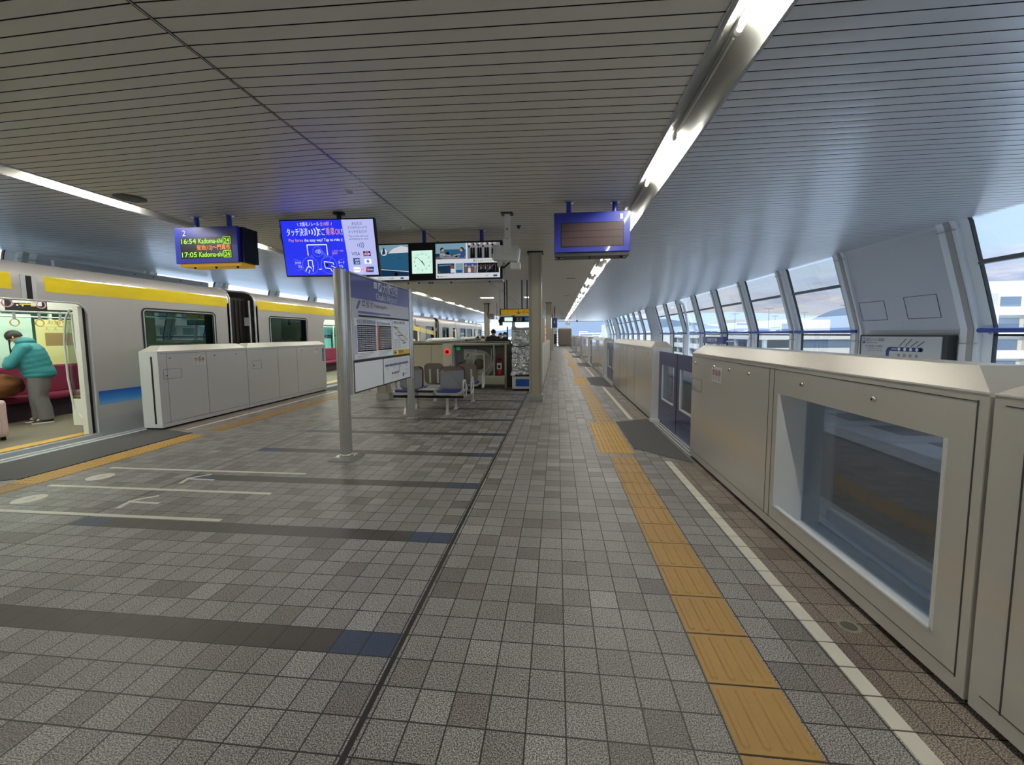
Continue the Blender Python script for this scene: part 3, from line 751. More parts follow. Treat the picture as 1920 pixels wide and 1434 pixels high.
# sliding blue doors, right side
def slide_leaf(y0, y1, label, meet):
    t = thing('sliding_gate_door', (1.80, (y0+y1)/2, 0), label, 'sliding door', 'blue sliding doors between the window-side gates')
    b = MB(); z0, z1 = .03, 1.235; x0, x1 = 1.785, 1.82; a, c = (y0+.2, y1-.14) if not meet else (y0+.14, y1-.2)
    w0, w1 = .42, 1.02
    for (p, q, r_, s_) in ((y0, a, z0, z1), (c, y1, z0, z1), (a, c, z0, w0), (a, c, w1, z1)): b.box(x0, x1, p, q, r_, s_, 'navy')
    b.build('door_frame', t)
    q = MB()
    for (p, qq, r_, s_) in ((a, a+.02, w0, w1), (c-.02, c, w0, w1), (a, c, w0, w0+.02)): q.box(x0-.004, x1+.004, p, qq, r_, s_, 'white_metal')
    q.build('window_trim', t)
    q = MB(); q.box(1.80, 1.806, a, c, w0, w1, 'glass_gate'); q.build('pane', t)
    q = MB(); f = Fr(q, (1.784, c-.05, .25), (0, -1, 0), (0, 0, 1)); f.text('扉にご注意ください', 0, 0, .03, 'grey', width=min(.45, c-a-.1)); q.build('lettering', t)
    q = MB(); q.box(x0-.002, x1+.002, (y0-.012) if meet else (y1-.002), (y0+.002) if meet else (y1+.012), z0, z1, 'rubber'); q.build('edge_seal', t)
for i, (o0, o1) in enumerate(OPR[1:4]):
    m_ = (o0+o1)/2
    slide_leaf(o0+.0, m_-.01, 'near blue door leaf with window at the %s window-side opening' % PL[i], False)
    slide_leaf(m_+.01, o1-.0, 'far blue door leaf with window at the %s window-side opening' % PL[i], True)
    b = MB(); b.box(1.66, 1.97, o0-.02, o1+.02, 0, .012, 'alu')
    for k in range(6): b.box(1.68+k*.05, 1.70+k*.05, o0, o1, .012, .016, 'steel')
    b.build('door_sill', label='grooved metal sill under the %s pair of blue doors' % PL[i], cat='sill')
    for j, yy in enumerate((o1-.015, )):
        b = MB(); b.box(1.665, 1.99, yy+.015, yy+.03, .04, 1.3, 'white_metal'); b.box(1.62, 1.78, yy-.10, yy+.02, 0, .05, 'white_metal')
        b.build('gate_post', label='white end post beside the %s pair of blue doors' % PL[i], cat='post')
for i, (o0, o1) in enumerate(OPR[4:]):
    t = thing('sliding_gate_door', (1.8, (o0+o1)/2, 0), 'far blue door pair at the %s window-side opening' % PL[i+3], 'sliding door', 'far blue sliding doors')
    b = MB(); b.box(1.785, 1.82, o0, o1, .03, .42, 'navy'); b.box(1.785, 1.82, o0, o1, 1.02, 1.235, 'navy')
    for yy in (o0, (o0+o1)/2-.1, o1-.2): b.box(1.785, 1.82, yy, yy+.2, .42, 1.02, 'navy')
    b.build('door_frame', t); q = MB(); q.box(1.80, 1.806, o0+.2, o1-.2, .42, 1.02, 'glass_gate'); q.build('pane', t)

# ================================================================== TRAIN
XS = -7.30
def side_wall(b, y0, y1, holes, zs, mat='train', xo=XS, xi=XS-.07):
    """flat car side with rounded openings"""
    ys = sorted(set([y0, y1]+[h[0] for h in holes]+[h[1] for h in holes]))
    for ya, yb in zip(ys, ys[1:]):
        hs = sorted([h for h in holes if h[0] <= ya+1e-6 and h[1] >= yb-1e-6], key=lambda h: h[2])
        z = zs[0]
        for h in hs:
            if h[2] > z: b.box(xi, xo, ya, yb, z, h[2], mat)
            z = h[3]
        if z < zs[1]: b.box(xi, xo, ya, yb, z, zs[1], mat)
    for h in holes:
        r = h[4]
        for (cy, cz, sy, sz) in ((h[0], h[3], 1, -1), (h[1], h[3], -1, -1), (h[0], h[2], 1, 1), (h[1], h[2], -1, 1)):
            if h[5] and sz == 1: continue
            pts = [(cy, cz)]+[(cy+sy*r*(1-cos(radians(a))), cz+sz*r*(1-sin(radians(a)))) for a in range(0, 91, 15)]
            b.prism(pts, 'x', xi, xo, mat)
def frame_loop(b, h, r, off, rad, mat, x):
    pts = rr(h[1]-h[0]+2*off, h[3]-h[2]+2*off, r+off, 5, (h[0]+h[1])/2, (h[2]+h[3])/2)
    b.tube([(x, p[0], p[1]) for p in pts], rad, mat, 6, closed=True)
ROOF = [(XS, 2.28), (XS-.01, 2.40), (XS-.05, 2.50), (XS-.13, 2.58), (XS-.3, 2.62), (XS-.8, 2.66), (XS-1.5, 2.68)]
ROOF = ROOF+[(2*(XS-1.5)-x, z) for x, z in ROOF[-2::-1]]
XF = 2*(XS-1.5)-XS    # far side
def car(y0, y1, doors, wins, label, yellow, interior=True, slots=()):
    t = thing('monorail_car', (XS-1.5, (y0+y1)/2, 0), label, 'monorail car', 'cars of the standing monorail train')
    b = MB(); holes = [(d[0], d[1], .02, 2.06, .12, True) for d in doors]+[(w[0], w[1], .85, 2.04, .07, False) for w in wins]
    side_wall(b, y0, y1, holes, (-1.2, 2.28))
    side_wall(b, y0, y1, [(h[0], h[1], .95, 2.04, .07, False) for h in holes], (-1.2, 2.28), 'train', XF, XF+.07)
    b.sheet(ROOF, 'y', y0, y1, 'train')
    b.sheet([(x*(1)+(.06 if x < XS-1.5 else -.06), z-.06) for x, z in ROOF], 'y', y0+.02, y1-.02, 't_inner')
    # dished ends
    for yy, s_ in ((y0, 1), (y1, -1)):
        b.box(XF, XS, yy, yy+s_*.08, -1.2, 2.28, 'train_dark'); b.prism(ROOF, 'y', yy, yy+s_*.02, 'train_dark')
        b.tube([(XS-.01, yy, -1.1), (XS-.01, yy, 2.3)]+[(x, yy, z) for x, z in ROOF[1:6]], .022, 'alu', 8)
    for d in doors: b.box(XS-.02, XS+.02, d[0]-.05, d[1]+.05, -.04, .012, 'alu')
    b.build('body_shell', t)
    b = MB(); b.box(XF+.07, XS-.07, y0+.08, y1-.08, -.08, 0.015, 't_floor'); b.build('car_floor', t)
    for (ya, yb, za, zb, dz) in yellow:
        b = MB(); n = max(1, int((yb-ya)/.5))
        for i in range(n):
            a, c = ya+(yb-ya)*i/n, ya+(yb-ya)*(i+1)/n; s0, s1 = dz*i/n, dz*(i+1)/n
            b.add([(XS+.003, a, za+s0), (XS+.003, c, za+s1), (XS+.003, c, min(2.28, zb+s1)), (XS+.003, a, min(2.28, zb+s0))], [(0, 1, 2, 3)], 'train_yellow')
            if zb+s0 > 2.3: b.add([(XS+.003, a, 2.28), (XS+.003, c, 2.28), (XS-.007, c, 2.40), (XS-.007, a, 2.40), (XS-.012, c, 2.42), (XS-.012, a, 2.42)], [(0, 1, 2, 3), (3, 2, 4, 5)], 'train_yellow')
        b.build('yellow_band', t)
    if yellow:
        segs = []; yy = y0+.08
        for d in sorted(doors): segs.append((yy, d[0]-.06)); yy = d[1]+.06
        segs.append((yy, y1-.08))
        for a, c in segs:
            b = MB()
            if c > a: b.add([(XS+.003, a, .46), (XS+.003, c, .46), (XS+.003, c, .68), (XS+.003, a, .68)], [(0, 1, 2, 3)], 'car_blue_band'); b.build('blue_band', t)
    for s_ in slots:
        b = MB(); b.box(XS+.001, XS+.006, s_-.085, s_+.085, 2.07, 2.42, 'alu'); b.box(XS+.004, XS+.012, s_-.03, s_+.03, 2.08, 2.40, 'black'); b.build('door_lamp', t)
    for w in wins:
        h = (w[0], w[1], .85, 2.04)
        b = MB(); frame_loop(b, h, .07, .012, .014, 'gasket', XS+.003); frame_loop(b, h, .07, -.012, .01, 'alu', XS+.005); frame_loop(b, h, .07, -.035, .012, 'gasket', XS-.005)
        b.box(XS-.06, XS-.03, w[1]-.22, w[1]-.03, .87, 2.02, 'black')
        wf = b.build('window_frame', t)
        b = MB(); b.box(XS-.035, XS-.03, w[0], w[1], .86, 2.03, 'glass_train'); b.build('pane', wf)
    for d in doors:
        b = MB(); pts = [(XS+.004, d[1]+.012, .0), (XS+.004, d[1]+.012, 1.9), (XS+.004, d[1]-.03, 2.0), (XS+.004, d[1]-.12, 2.07), (XS+.004, d[0]+.12, 2.07), (XS+.004, d[0]+.03, 2.0), (XS+.004, d[0]-.012, 1.9), (XS+.004, d[0]-.012, 0)]
        b.tube(pts, .014, 'alu', 8)
        b.box(XS-.10, XS-.04, d[1]-.045, d[1], .02, 2.0, 'rubber'); b.box(XS-.10, XS-.04, d[0], d[0]+.045, .02, 2.0, 'rubber'); b.box(XS-.12, XS-.03, d[1]-.10, d[1]-.045, .02, 2.02, 't_inner')
        b.build('door_frame', t)
        b = MB(); b.box(XS-.30, XS-.03, d[0], d[1], .012, .02, 'yellow_bright'); b.box(XS-.03, XS+.03, d[0], d[1], .0, .016, 'alu'); b.build('threshold', t)
    # far-side glass
    for h in holes:
        b = MB(); b.box(XF+.03, XF+.035, h[0], h[1], .95, 2.04, 'glass_green')
        b.box(XF+.01, XF+.06, (h[0]+h[1])/2-.02, (h[0]+h[1])/2+.02, .95, 2.04, 't_inner'); b.build('far_window', t)
    # benches along the far side and ceiling lamps
    b = MB(); b.box(XF+.075, XF+.26, y0+.3, y1-.3, .45, 1.0, 'maroon', .04); b.build('seat_back', t)
    b = MB(); b.box(XF+.08, XF+.62, y0+.3, y1-.3, .36, .47, 'maroon', .04); b.box(XF+.08, XF+.5, y0+.3, y1-.3, .02, .36, 'seatdark'); b.build('bench_seat', t)
    for xx in (XS-.95, XF+.95):
        b = MB(); b.box(xx-.12, xx+.12, y0+.5, y1-.5, 2.54, 2.565, 't_lamp'); b.build('ceiling_lamp', t)
    for xx in (XF+.62, XS-.62):
        b = MB(); b.tube([(xx, y0+.4, 1.93), (xx, y1-.4, 1.93)], .014, 'alu', 8); b.build('grab_rail', t)
    return t
car1 = car(-6.2, 8.45, [(-2.9, -1.55), (4.28, 5.64)], [(6.50, 8.02), (-.9, .8), (1.2, 3.3)], 'nearest silver monorail car with yellow and blue bands and an open door', [(-6.1, 4.78, 2.20, 2.42, 0), (5.14, 8.37, 2.20, 2.42, 0)], slots=(4.96,))
car2 = car(9.22, 23.95, [(12.10, 13.45), (19.85, 21.22)], [(9.70, 11.25), (14.2, 16.2), (16.8, 18.8), (22.2, 23.6)], 'second silver monorail car with a yellow band, partly behind the station sign', [(9.30, 13.9, 2.20, 2.42, 0), (15.5, 23.9, 2.15, 2.40, -.62)], slots=(12.8, 20.5))
car3 = car(24.7, 39.4, [(28.06, 29.3), (35.5, 36.8)], [(25.5, 27.0), (30.3, 32.0), (32.6, 34.6), (37.4, 38.8)], 'third silver monorail car far down the train-side track', [], slots=(28.7, 36.1))
# gangway between cars
for (a, c, nm) in ((8.45, 9.22, 'first and second'), (23.95, 24.7, 'second and third')):
    b = MB(); b.box(XF+.25, XS-.25, a, c, -.3, 2.45, 'train_dark'); 
    for k in range(6): b.box(XF+.22, XS-.22, a+.05+k*.12, a+.09+k*.12, -.25, 2.40, 'train_dark')
    b.box(XS-.35, XS-.10, c-.1, c-.04, 1.80, 2.0, 'lightgrey'); b.tube([(XS-.09, c-.08, 0), (XS-.09, c-.08, 2.4)], .02, 'alu', 8)
    b.build('gangway_bellows', label='dark gangway joint between the %s monorail cars' % nm, cat='gangway')
# gutter beam above the train
b = MB(); b.box(-11.0, -10.92, 7.9, 11.85, 3.02, 3.235, 'lightgrey'); b.box(-11.0, -10.92, 11.85, 19.5, 3.02, 3.09, 'lightgrey'); b.box(-11.35, -11.0, 8.2, 8.3, 3.1, 3.16, 'grey'); b.box(-11.35, -11.0, 15.2, 15.3, 3.03, 3.08, 'grey')
for yy in (9.6, 10.1, 10.9, 11.6, 13.2, 15.4): b.ball((-10.918, yy, 3.17 if yy < 11.8 else 3.06), .016, 'black', 6, 4)
b.build('cable_duct', label='pale grey duct with dark bolts running behind the roof of the train', cat='duct')
# details inside the open doorway
straps_src = None
def strap(x, y, ringmat, zt, zr, label, grp):
    t = thing('hanging_strap', (x, y, zr), label, 'hand strap', grp)
    q = MB(); q.box(x-.012, x+.012, y-.014, y+.014, zr+.055, zt, 'grey'); q.build('belt', t)
    q = MB(); q.tube([(x, y+.058*cos(2*pi*k/20), zr+.058*sin(2*pi*k/20)) for k in range(20)], .009, ringmat, 8, closed=True); q.build('ring', t)
    return t
for i, y in enumerate((5.82, 6.15, 6.45)):
    strap(-8.90, y, 'strapring', 2.25, 1.80, '%s tan ring strap seen through the open train door' % ['left', 'middle', 'right'][i], 'tan ring straps in the near car')
for i, y in enumerate((5.55, 5.95)):
    strap(-8.05, y-.35, 'pinkring', 2.45, 2.06, '%s pink ring strap at the top of the train doorway' % ['left', 'right'][i], 'pink ring straps in the near car')
t = thing('hanging_poster', (-8.6, 6.1, 1.98), 'hanging dark advert poster with small white print inside the open train door', 'poster')
b = MB(); f = Fr(b, (-8.6, 5.55, 2.0), (.62, .78, 0), (0, 0, 1)); f.rect(-.02, -.02, .42, .40, 'ad_dark', 0); f.rect(.42, -.02, .85, .40, 'offwhite', 0); f.rect(-.02, -.025, .85, 0, 'black', 1)
for k in range(40): f.rect(.02+random.random()*.34, .04+random.random()*.32, .04+random.random()*.36, .05+random.random()*.33, random.choice(['p_yel', 'offwhite', 'grey', 'lightgrey']), 1) if k % 4 == 0 else f.disc(.03+random.random()*.36, .04+random.random()*.32, .012, random.choice(['p_yel', 'offwhite', 'p_pink']), 2, 8)
f.text('今しか', .46, .22, .10, 'black', width=.25); f.text('25%', .74, .20, .07, 'black', width=.10)
f.mb.add([f.P(x, y, -3) for x, y in ((-.02, -.02), (.85, -.02), (.85, .40), (-.02, .40))], [(3, 2, 1, 0)], 'grey')
b.build('poster_sheet', t); b = MB()
b.build
t2 = MB(); t2.tube([(-8.6, 5.6, 2.4), (-8.6, 5.6, 2.62)], .006, 'alu', 5); t2.tube([(-8.2, 6.12, 2.4), (-8.2, 6.12, 2.62)], .006, 'alu', 5); t2.build('hanger', t)
b = MB(); f = Fr(b, (XF+.082, 6.98, .98), (0, 1, 0), (0, 0, 1)); f.rect(0, 0, .84, .93, 't_poster', 1); f.rect(.14, .40, .66, .66, 't_brown', 2); f.text('お知らせ', .2, .84, .07, 't_brown', 2, width=.45); f.rect(.1, .78, .85, .785, 't_brown', 2)
for i in range(5): f.text('人', .15+i*.14, .72, .05, 't_brown', 3)
b.build('window_poster', label='pale yellow notice poster on the far window inside the train', cat='poster')
b = MB(); pts = [(-8.95, 6.72, 1.98), (-8.95, 6.74, 1.88), (-8.92, 6.86, 1.45), (-8.90, 6.95, 1.0), (-8.90, 6.97, .55), (-8.93, 6.94, .45), (-9.05, 6.88, .42), (-9.3, 6.8, .40)]
b.tube(pts, .021, 'polyellow', 10); b.ball((-8.95, 6.72, 1.95), .03, 'white')
b.build('grab_pole', label='curved yellow grab pole by the maroon seats inside the train', cat='grab pole')
t = thing('draught_screen', (-7.75, 5.85, 0), 'metal and glass partition with handrail beside the open train door', 'partition')
b = MB(); b.tube([(-7.42, 5.72, .1), (-7.55, 5.72, .12), (-7.80, 5.72, .40), (-7.86, 5.72, .9), (-7.86, 5.72, 1.5), (-7.80, 5.72, 1.85), (-7.7, 5.72, 2.0)], .014, 'alu', 8)
b.build('curved_rail', t); b = MB(); b.tube([(-7.52, 5.66, 1.98), (-7.60, 5.66, 1.9), (-7.60, 5.66, 1.5), (-7.52, 5.66, .8), (-7.48, 5.66, .42), (-7.42, 5.68, .38)], .013, 'alu', 8); b.build('handrail', t)
b = MB(); b.box(-7.84, -7.40, 5.735, 5.745, .12, 1.9, 'glass_clear'); b.build('pane', t)
b = MB(); b.box(-7.84, -7.42, 5.725, 5.755, .12, .55, 't_inner'); b.build('lower_panel', t)
b = MB(); b.box(XF+.075, XF+.08, 4.4, 6.93, .98, 2.0, 'blind'); b.box(XF+.075, XF+.08, 7.86, 8.3, .98, 2.0, 'blind'); b.build('window_blind', label='pale green sheets painting the bright sheen of the far windows seen through the open train door', cat='blind')  # added sheets: bright reflections of the far glass painted as pale colour
# suitcase and brown bag
t = thing('suitcase', (-8.35, 5.05, 0), 'pink hard suitcase standing just inside the train door', 'suitcase')
b = MB(); b.box(-8.55, -8.22, 4.72, 5.20, .06, .62, 'suitcase', .05)
for k in range(4): b.box(-8.225, -8.212, 4.80+k*.1, 4.83+k*.1, .12, .56, 'suitcase')
b.build('shell', t)
for (wx, wy) in ((-8.5, 4.78), (-8.5, 5.14), (-8.27, 4.78), (-8.27, 5.14)):
    b = MB(); b.lathe([(0, -.012), (.026, -.012), (.028, 0), (.026, .012), (0, .012)], 'black', (wx, wy, .03), 12, 'x'); b.box(wx-.015, wx+.015, wy-.02, wy+.02, .03, .065, 'black'); b.build('wheel', t)
b = MB(); b.tube([(-8.38, 4.85, .62), (-8.38, 4.85, .66), (-8.38, 5.07, .66), (-8.38, 5.07, .62)], .01, 'black', 6); b.build('handle', t)
b = MB(); 
bm = bmesh.new(); bmesh.ops.create_icosphere(bm, subdivisions=4, radius=1)
from mathutils import noise as mnoise
for v in bm.verts:
    n_ = mnoise.noise(v.co*2.3)*.16+mnoise.noise(v.co*5)*.07; v.co = Vector((v.co.x*.26, v.co.y*.40, v.co.z*.22))*(1+n_)+Vector((-9.68, 5.95, .70))
bm.verts.index_update(); b.add([v.co.copy() for v in bm.verts], [[v.index for v in f_.verts] for f_ in bm.faces], 'browncloth', True); bm.free()
b.build('brown_bag', label='crumpled brown bag on the maroon bench at the door edge', cat='bag')

# ================================================================== PEOPLE
def person(loc, ang, label, h=1.7, coat='coat_black', legs='coat_navy', lean=0., headpitch=0., arm='down', mask=False, hairlen=.0, hood=False, name='person', puffy=1.0, sh=None):
    """standing figure facing local +x, turned by ang"""
    t = thing(name, loc, label, 'person')
    k = h/1.7; R = Matrix.Rotation(ang, 4, 'Z'); L = Vector(loc)
    def W(x, y, z): return L+(R @ Vector((x*k, y*k, z*k)))
    sl, cl = sin(lean), cos(lean)
    def TT(x, y, z):     # torso points lean forward about the hip at z=.92
        dz = z-.92; return W(x*cl+dz*sl, y, .92+dz*cl-x*sl)
    hp = headpitch
    neck = (0.0, 0, 1.45)
    def H(x, y, z):      # head points, pitched about the neck
        dx, dz = x, z-1.47; return TT(dx*cos(hp)+dz*sin(hp), y, 1.47+dz*cos(hp)-dx*sin(hp))
    V = []; E = []; Rr = []
    def n(p, r, par=None):
        V.append(p); Rr.append(r*k); i = len(V)-1
        if par is not None: E.append((par, i))
        return i
    hip = n(W(0, 0, .92), .13); ch = n(TT(0, 0, 1.15), .12, hip); c2 = n(TT(0, 0, 1.34), .125, ch); nk = n(TT(0.01, 0, 1.46), .055, c2)
    h1 = n(H(.015, 0, 1.53), .065, nk); h2 = n(H(.02, 0, 1.60), .085, h1); h3 = n(H(.005, 0, 1.655), .075, h2)
    ja = []
    for s in (1, -1):
        th = n(W(0, s*.09, .86), .09, hip); kn = n(W(.03-.02*s, s*.10, .48), .062, th); an = n(W(-.02-.05*s, s*.11, .09), .042, kn); n(W(.12-.05*s, s*.13, .035), .036, an)
        shd = n(TT(0, s*.16, 1.36), .052, c2)
        if arm == 'down': el, wr, hd = TT(-.03, s*.24, 1.10), TT(.05, s*.25, .86), TT(.08, s*.245, .80)
        elif arm == 'fold': el, wr, hd = TT(.25, s*.20, 1.12), TT(.24, s*.07, 1.21), TT(.20, s*.02, 1.24)
        else: el, wr, hd = TT(.05, s*.23, 1.12), TT(.28, s*.10, 1.10), TT(.33, s*.07, 1.12)
        e = n(el, .044, shd); w = n(wr, .03, e); ja.append((shd, el, wr, s))
        pm = n(hd, .03, w); d = (hd-wr).normalized(); side = (R @ Vector((0, s, 0))).to_3d()
        up = d.cross(side).normalized()
        for j in range(4):
            o = up*(j-1.5)*.02*k; l = (.05, .058, .054, .042)[j]*k
            f1 = n(hd+o+d*.035*k, .0095, pm); f2 = n(hd+o+d*(.035*k+l)-side*.012*k, .008, f1); n(hd+o+d*(.035*k+l*1.4)-side*.03*k, .007, f2)
        n(hd+up*.045*k+d*.02*k-side*.01*k, .0095, pm)
    body = skin('body', V, E, Rr, 'skin', t, 2, hip)
    # clothes
    def cloth(nm, pts, edges, rad, mat, sub=2, root=0): return skin(nm, pts, edges, [tuple(r_*k for r_ in r) if isinstance(r, tuple) else r*k for r in rad], mat, t, sub, root, 6)
    q = MB(); pw = 1+(puffy-1)*.55; levels = [(.80, .13, .185), (.84, .155, .205), (1.0, .155, .20), (1.15, .16, .205), (1.28, .155, .20), (1.36, .13, .175), (1.42, .09, .115), (1.47, .068, .072)]
    def lv(z):
        for (z0, a0, b0), (z1, a1, b1) in zip(levels, levels[1:]):
            if z0 <= z <= z1+1e-6: f_ = (z-z0)/(z1-z0); return a0+(a1-a0)*f_, b0+(b1-b0)*f_
        return levels[-1][1:]
    zs = [.80+.0223*i for i in range(31)]; vs = []; nn = 24
    for z in zs:
        a, b_ = lv(min(z, 1.47)); qd = (.010*abs(sin((z-.80)/.09*pi))-.004) if hood and .84 < z < 1.40 else 0
        for j in range(nn):
            ph = 2*pi*j/nn; px, py = (a*(1+(puffy-1)*.8)+qd)*cos(ph), (b_*pw+qd)*sin(ph)
            vs.append(W(px-.02*(z < .92), py, z) if z < .92 else TT(px, py, z))
    q.add(vs, [(i*nn+j, i*nn+(j+1) % nn, (i+1)*nn+(j+1) % nn, (i+1)*nn+j) for i in range(len(zs)-1) for j in range(nn)]+[tuple(range(nn))[::-1], tuple(range(len(vs)-nn, len(vs)))], coat)
    for (shd, el, wr, s) in ja:
        sp_ = TT(0, s*.155*pw, 1.345)
        for p_, r_ in ((sp_, .078), (el, .068), (wr, .048)): q.ball(tuple(p_), r_*k*pw, coat, 14, 10)
        q.tube([sp_, el], [.078*k*pw, .068*k*pw], coat, 14); q.tube([el, wr], [.068*k*pw, .048*k*pw], coat, 14)
    blob('jacket', q, coat, t)
    q = MB()
    q.ball(tuple(W(-.01, 0, .88)), (.15*k*pw, .17*k*pw, .12*k), legs, 18, 12)
    for s in (1, -1):
        pts = [W(-.01, s*.08, .86), W(.01-.02*s, s*.095, .66), W(.03-.02*s, s*.10, .48), W(.0-.04*s, s*.11, .26), W(-.01-.05*s, s*.115, .05)]; rr_ = [.125, .11, .092, .085, .080]
        q.tube(pts, [r_*k*pw for r_ in rr_], legs, 16)
        for p_, r_ in list(zip(pts, rr_))[:-1]: q.ball(tuple(p_), r_*k*pw, legs, 14, 10)
    blob('trousers', q, legs, t)
    for s in (1, -1):
        m_ = MB(); a, bq = W(-.02-.05*s-.07, s*.12, .0), W(.17-.05*s, s*.14, 0); d = (bq-a).normalized(); w_ = Vector((-d.y, d.x, 0))
        sec = [(-.00, .030, .05), (.12, .038, .095), (.35, .043, .10), (.65, .046, .065), (.9, .042, .045), (1.0, .02, .03)]
        ring = []; fs = []; l = (bq-a).length
        for (u_, hw, ht) in sec:
            c = a+d*l*u_; ring += [c-w_*hw*k+Vector((0, 0, .018)), c-w_*hw*.8*k+Vector((0, 0, ht*k*.85)), c+Vector((0, 0, ht*k)), c+w_*hw*.8*k+Vector((0, 0, ht*k*.85)), c+w_*hw*k+Vector((0, 0, .018))]
        for i in range(5):
            for j in range(4): fs.append((i*5+j, i*5+j+1, i*5+5+j+1, i*5+5+j))
        m_.add(ring, fs+[(0, 1, 2, 3, 4), (25, 26, 27, 28, 29)], 'shoe', True)
        base = [a-w_*.035*k, a+d*l*.35-w_*.046*k, a+d*l*.75-w_*.05*k, bq-w_*.02*k, bq+w_*.02*k, a+d*l*.75+w_*.05*k, a+d*l*.35+w_*.046*k, a+w_*.035*k]
        m_.add([p for p in base]+[p+Vector((0, 0, .022)) for p in base], [(i, (i+1) % 8, 8+(i+1) % 8, 8+i) for i in range(8)]+[tuple(range(8, 16))], 'sole')
        m_.build('shoe', t)
    # face and hair
    m_ = MB()
    for s in (1, -1):
        c = H(.088, s*.03, 1.60); m_.ball(tuple(c), .0125*k, 'white', 10, 8); c = H(.099, s*.03, 1.60); m_.ball(tuple(c), .006*k, 'hair', 8, 6)
        m_.tube([H(.098, s*.015, 1.62), H(.096, s*.045, 1.621)], .004*k, 'hair', 5)
        m_.ball(tuple(H(.01, s*.083, 1.59)), (.014*k, .014*k, .026*k), 'skin', 8, 6)
    m_.tube([H(.095, 0, 1.60), H(.112, 0, 1.572), H(.098, 0, 1.562)], [.006*k, .013*k, .009*k], 'skin', 8)
    m_.tube([H(.087, -.02, 1.535), H(.096, 0, 1.534), H(.087, .02, 1.535)], .005*k, 'p_red', 6)
    m_.build('face', t)
    if mask:
        m_ = MB(); m_.ball(tuple(H(.07, 0, 1.55)), (.05*k, .06*k, .048*k), 'mask', 14, 10); m_.build('face_mask', t)
    m_ = MB(); vs = []; nn, mm = 20, 10
    for i in range(mm+1):
        th = pi*.62*i/mm
        for j in range(nn):
            ph = 2*pi*j/nn; back = (1-cos(ph))/2; tt = th*(.72+.55*back)
            vs.append(H(-.004+.103*sin(tt)*cos(ph), .092*sin(tt)*sin(ph), 1.605+.105*cos(tt)))
    m_.add(vs, [(i*nn+j, i*nn+(j+1) % nn, (i+1)*nn+(j+1) % nn, (i+1)*nn+j) for i in range(mm) for j in range(nn)], 'hair', True)
    if hairlen:
        for j in range(9):
            a = H(.075, .07-.012*j*.4, 1.60); m_.tube([a, a+Vector((0, 0, -.12))+Vector((.006*j, -.004*j, 0)), a+Vector((.004*j, .003*j, -hairlen))], [.010, .007, .002], 'hair', 5)
    m_.build('hair', t)
    if hood:
        m_ = MB(); c = TT(-.02, 0, 1.46); m_.ball(tuple(c), (.12*k, .13*k, .075*k), coat, 16, 10); m_.build('collar', t)
    return t
teal = person((-9.30, 6.33, .015), radians(230), 'person in a teal puffer jacket and grey trousers bending over inside the train', 1.72, 'teal', 'trousers', lean=.25, headpitch=.62, arm='fold', hairlen=.34, hood=True, puffy=1.38)
person((-2.42, 15.2, 0), radians(-70), 'tall person in a black jacket looking down behind the hose cabinet', 1.78, 'coat_black', lean=.18, headpitch=.45, arm='hold', puffy=1.25)
person((-2.28, 16.4, 0), radians(-85), 'person with short dark hair between two others behind the cabinet', 1.62, 'coat_navy', arm='hold')
person((-1.93, 15.1, 0), radians(-95), 'person in a white face mask and dark coat with a brown scarf', 1.64, 'coat_black', arm='hold', mask=True, hood=True)
person((-2.50, 13.6, 0), radians(-90), 'person in a white mask, only head above the railing, left of the tall one', 1.50, 'coat_brown', arm='down', mask=True)
person((-3.35, 17.0, 0), radians(-60), 'person farthest left behind the railing with reddish brown clothes', 1.48, 'coat_brown', arm='down')

# ================================================================== COLUMNS
def column(x, y, label):
    w = .145; t = thing('platform_column', (x, y, 0), label, 'column')
    z1 = ceilz(x)
    b = MB(); b.box(x-w, x+w, y-w, y+w, .16, z1, 'column', .012)
    for sx in (-1, 1):
        b.box(x+sx*w*.62-.006, x+sx*w*.62+.006, y-w-.004, y-w+.01, .2, z1-.02, 'column_edge')
        b.box(x+sx*w*.80-.003, x+sx*w*.80+.003, y-w-.003, y-w+.01, .2, z1-.02, 'column_edge')
        b.box(x+sx*w-.003, x+sx*w+.004, y-w*.7, y-w*.62, .2, z1-.02, 'column_edge'); b.box(x+sx*w-.003, x+sx*w+.004, y+w*.62, y+w*.7, .2, z1-.02, 'column_edge')
    b.build('shaft', t)
    b = MB(); b.box(x-w-.015, x+w+.015, y-w-.015, y+w+.015, 0, .17, 'steel', .004); b.build('base_cover', t)
    b = MB(); b.box(x-w-.03, x+w+.03, y-w-.03, y+w+.03, z1-.03, z1+.01, 'ceil_dark'); b.build('ceiling_collar', t)
for i, y in enumerate((9.32, 24.0, 38.9)):
    column(-.485, y, '%s cream square column of the row nearer the windows' % PL[i])
    column(-4.15, y if i else 9.40, '%s cream square column of the row nearer the train' % PL[i])

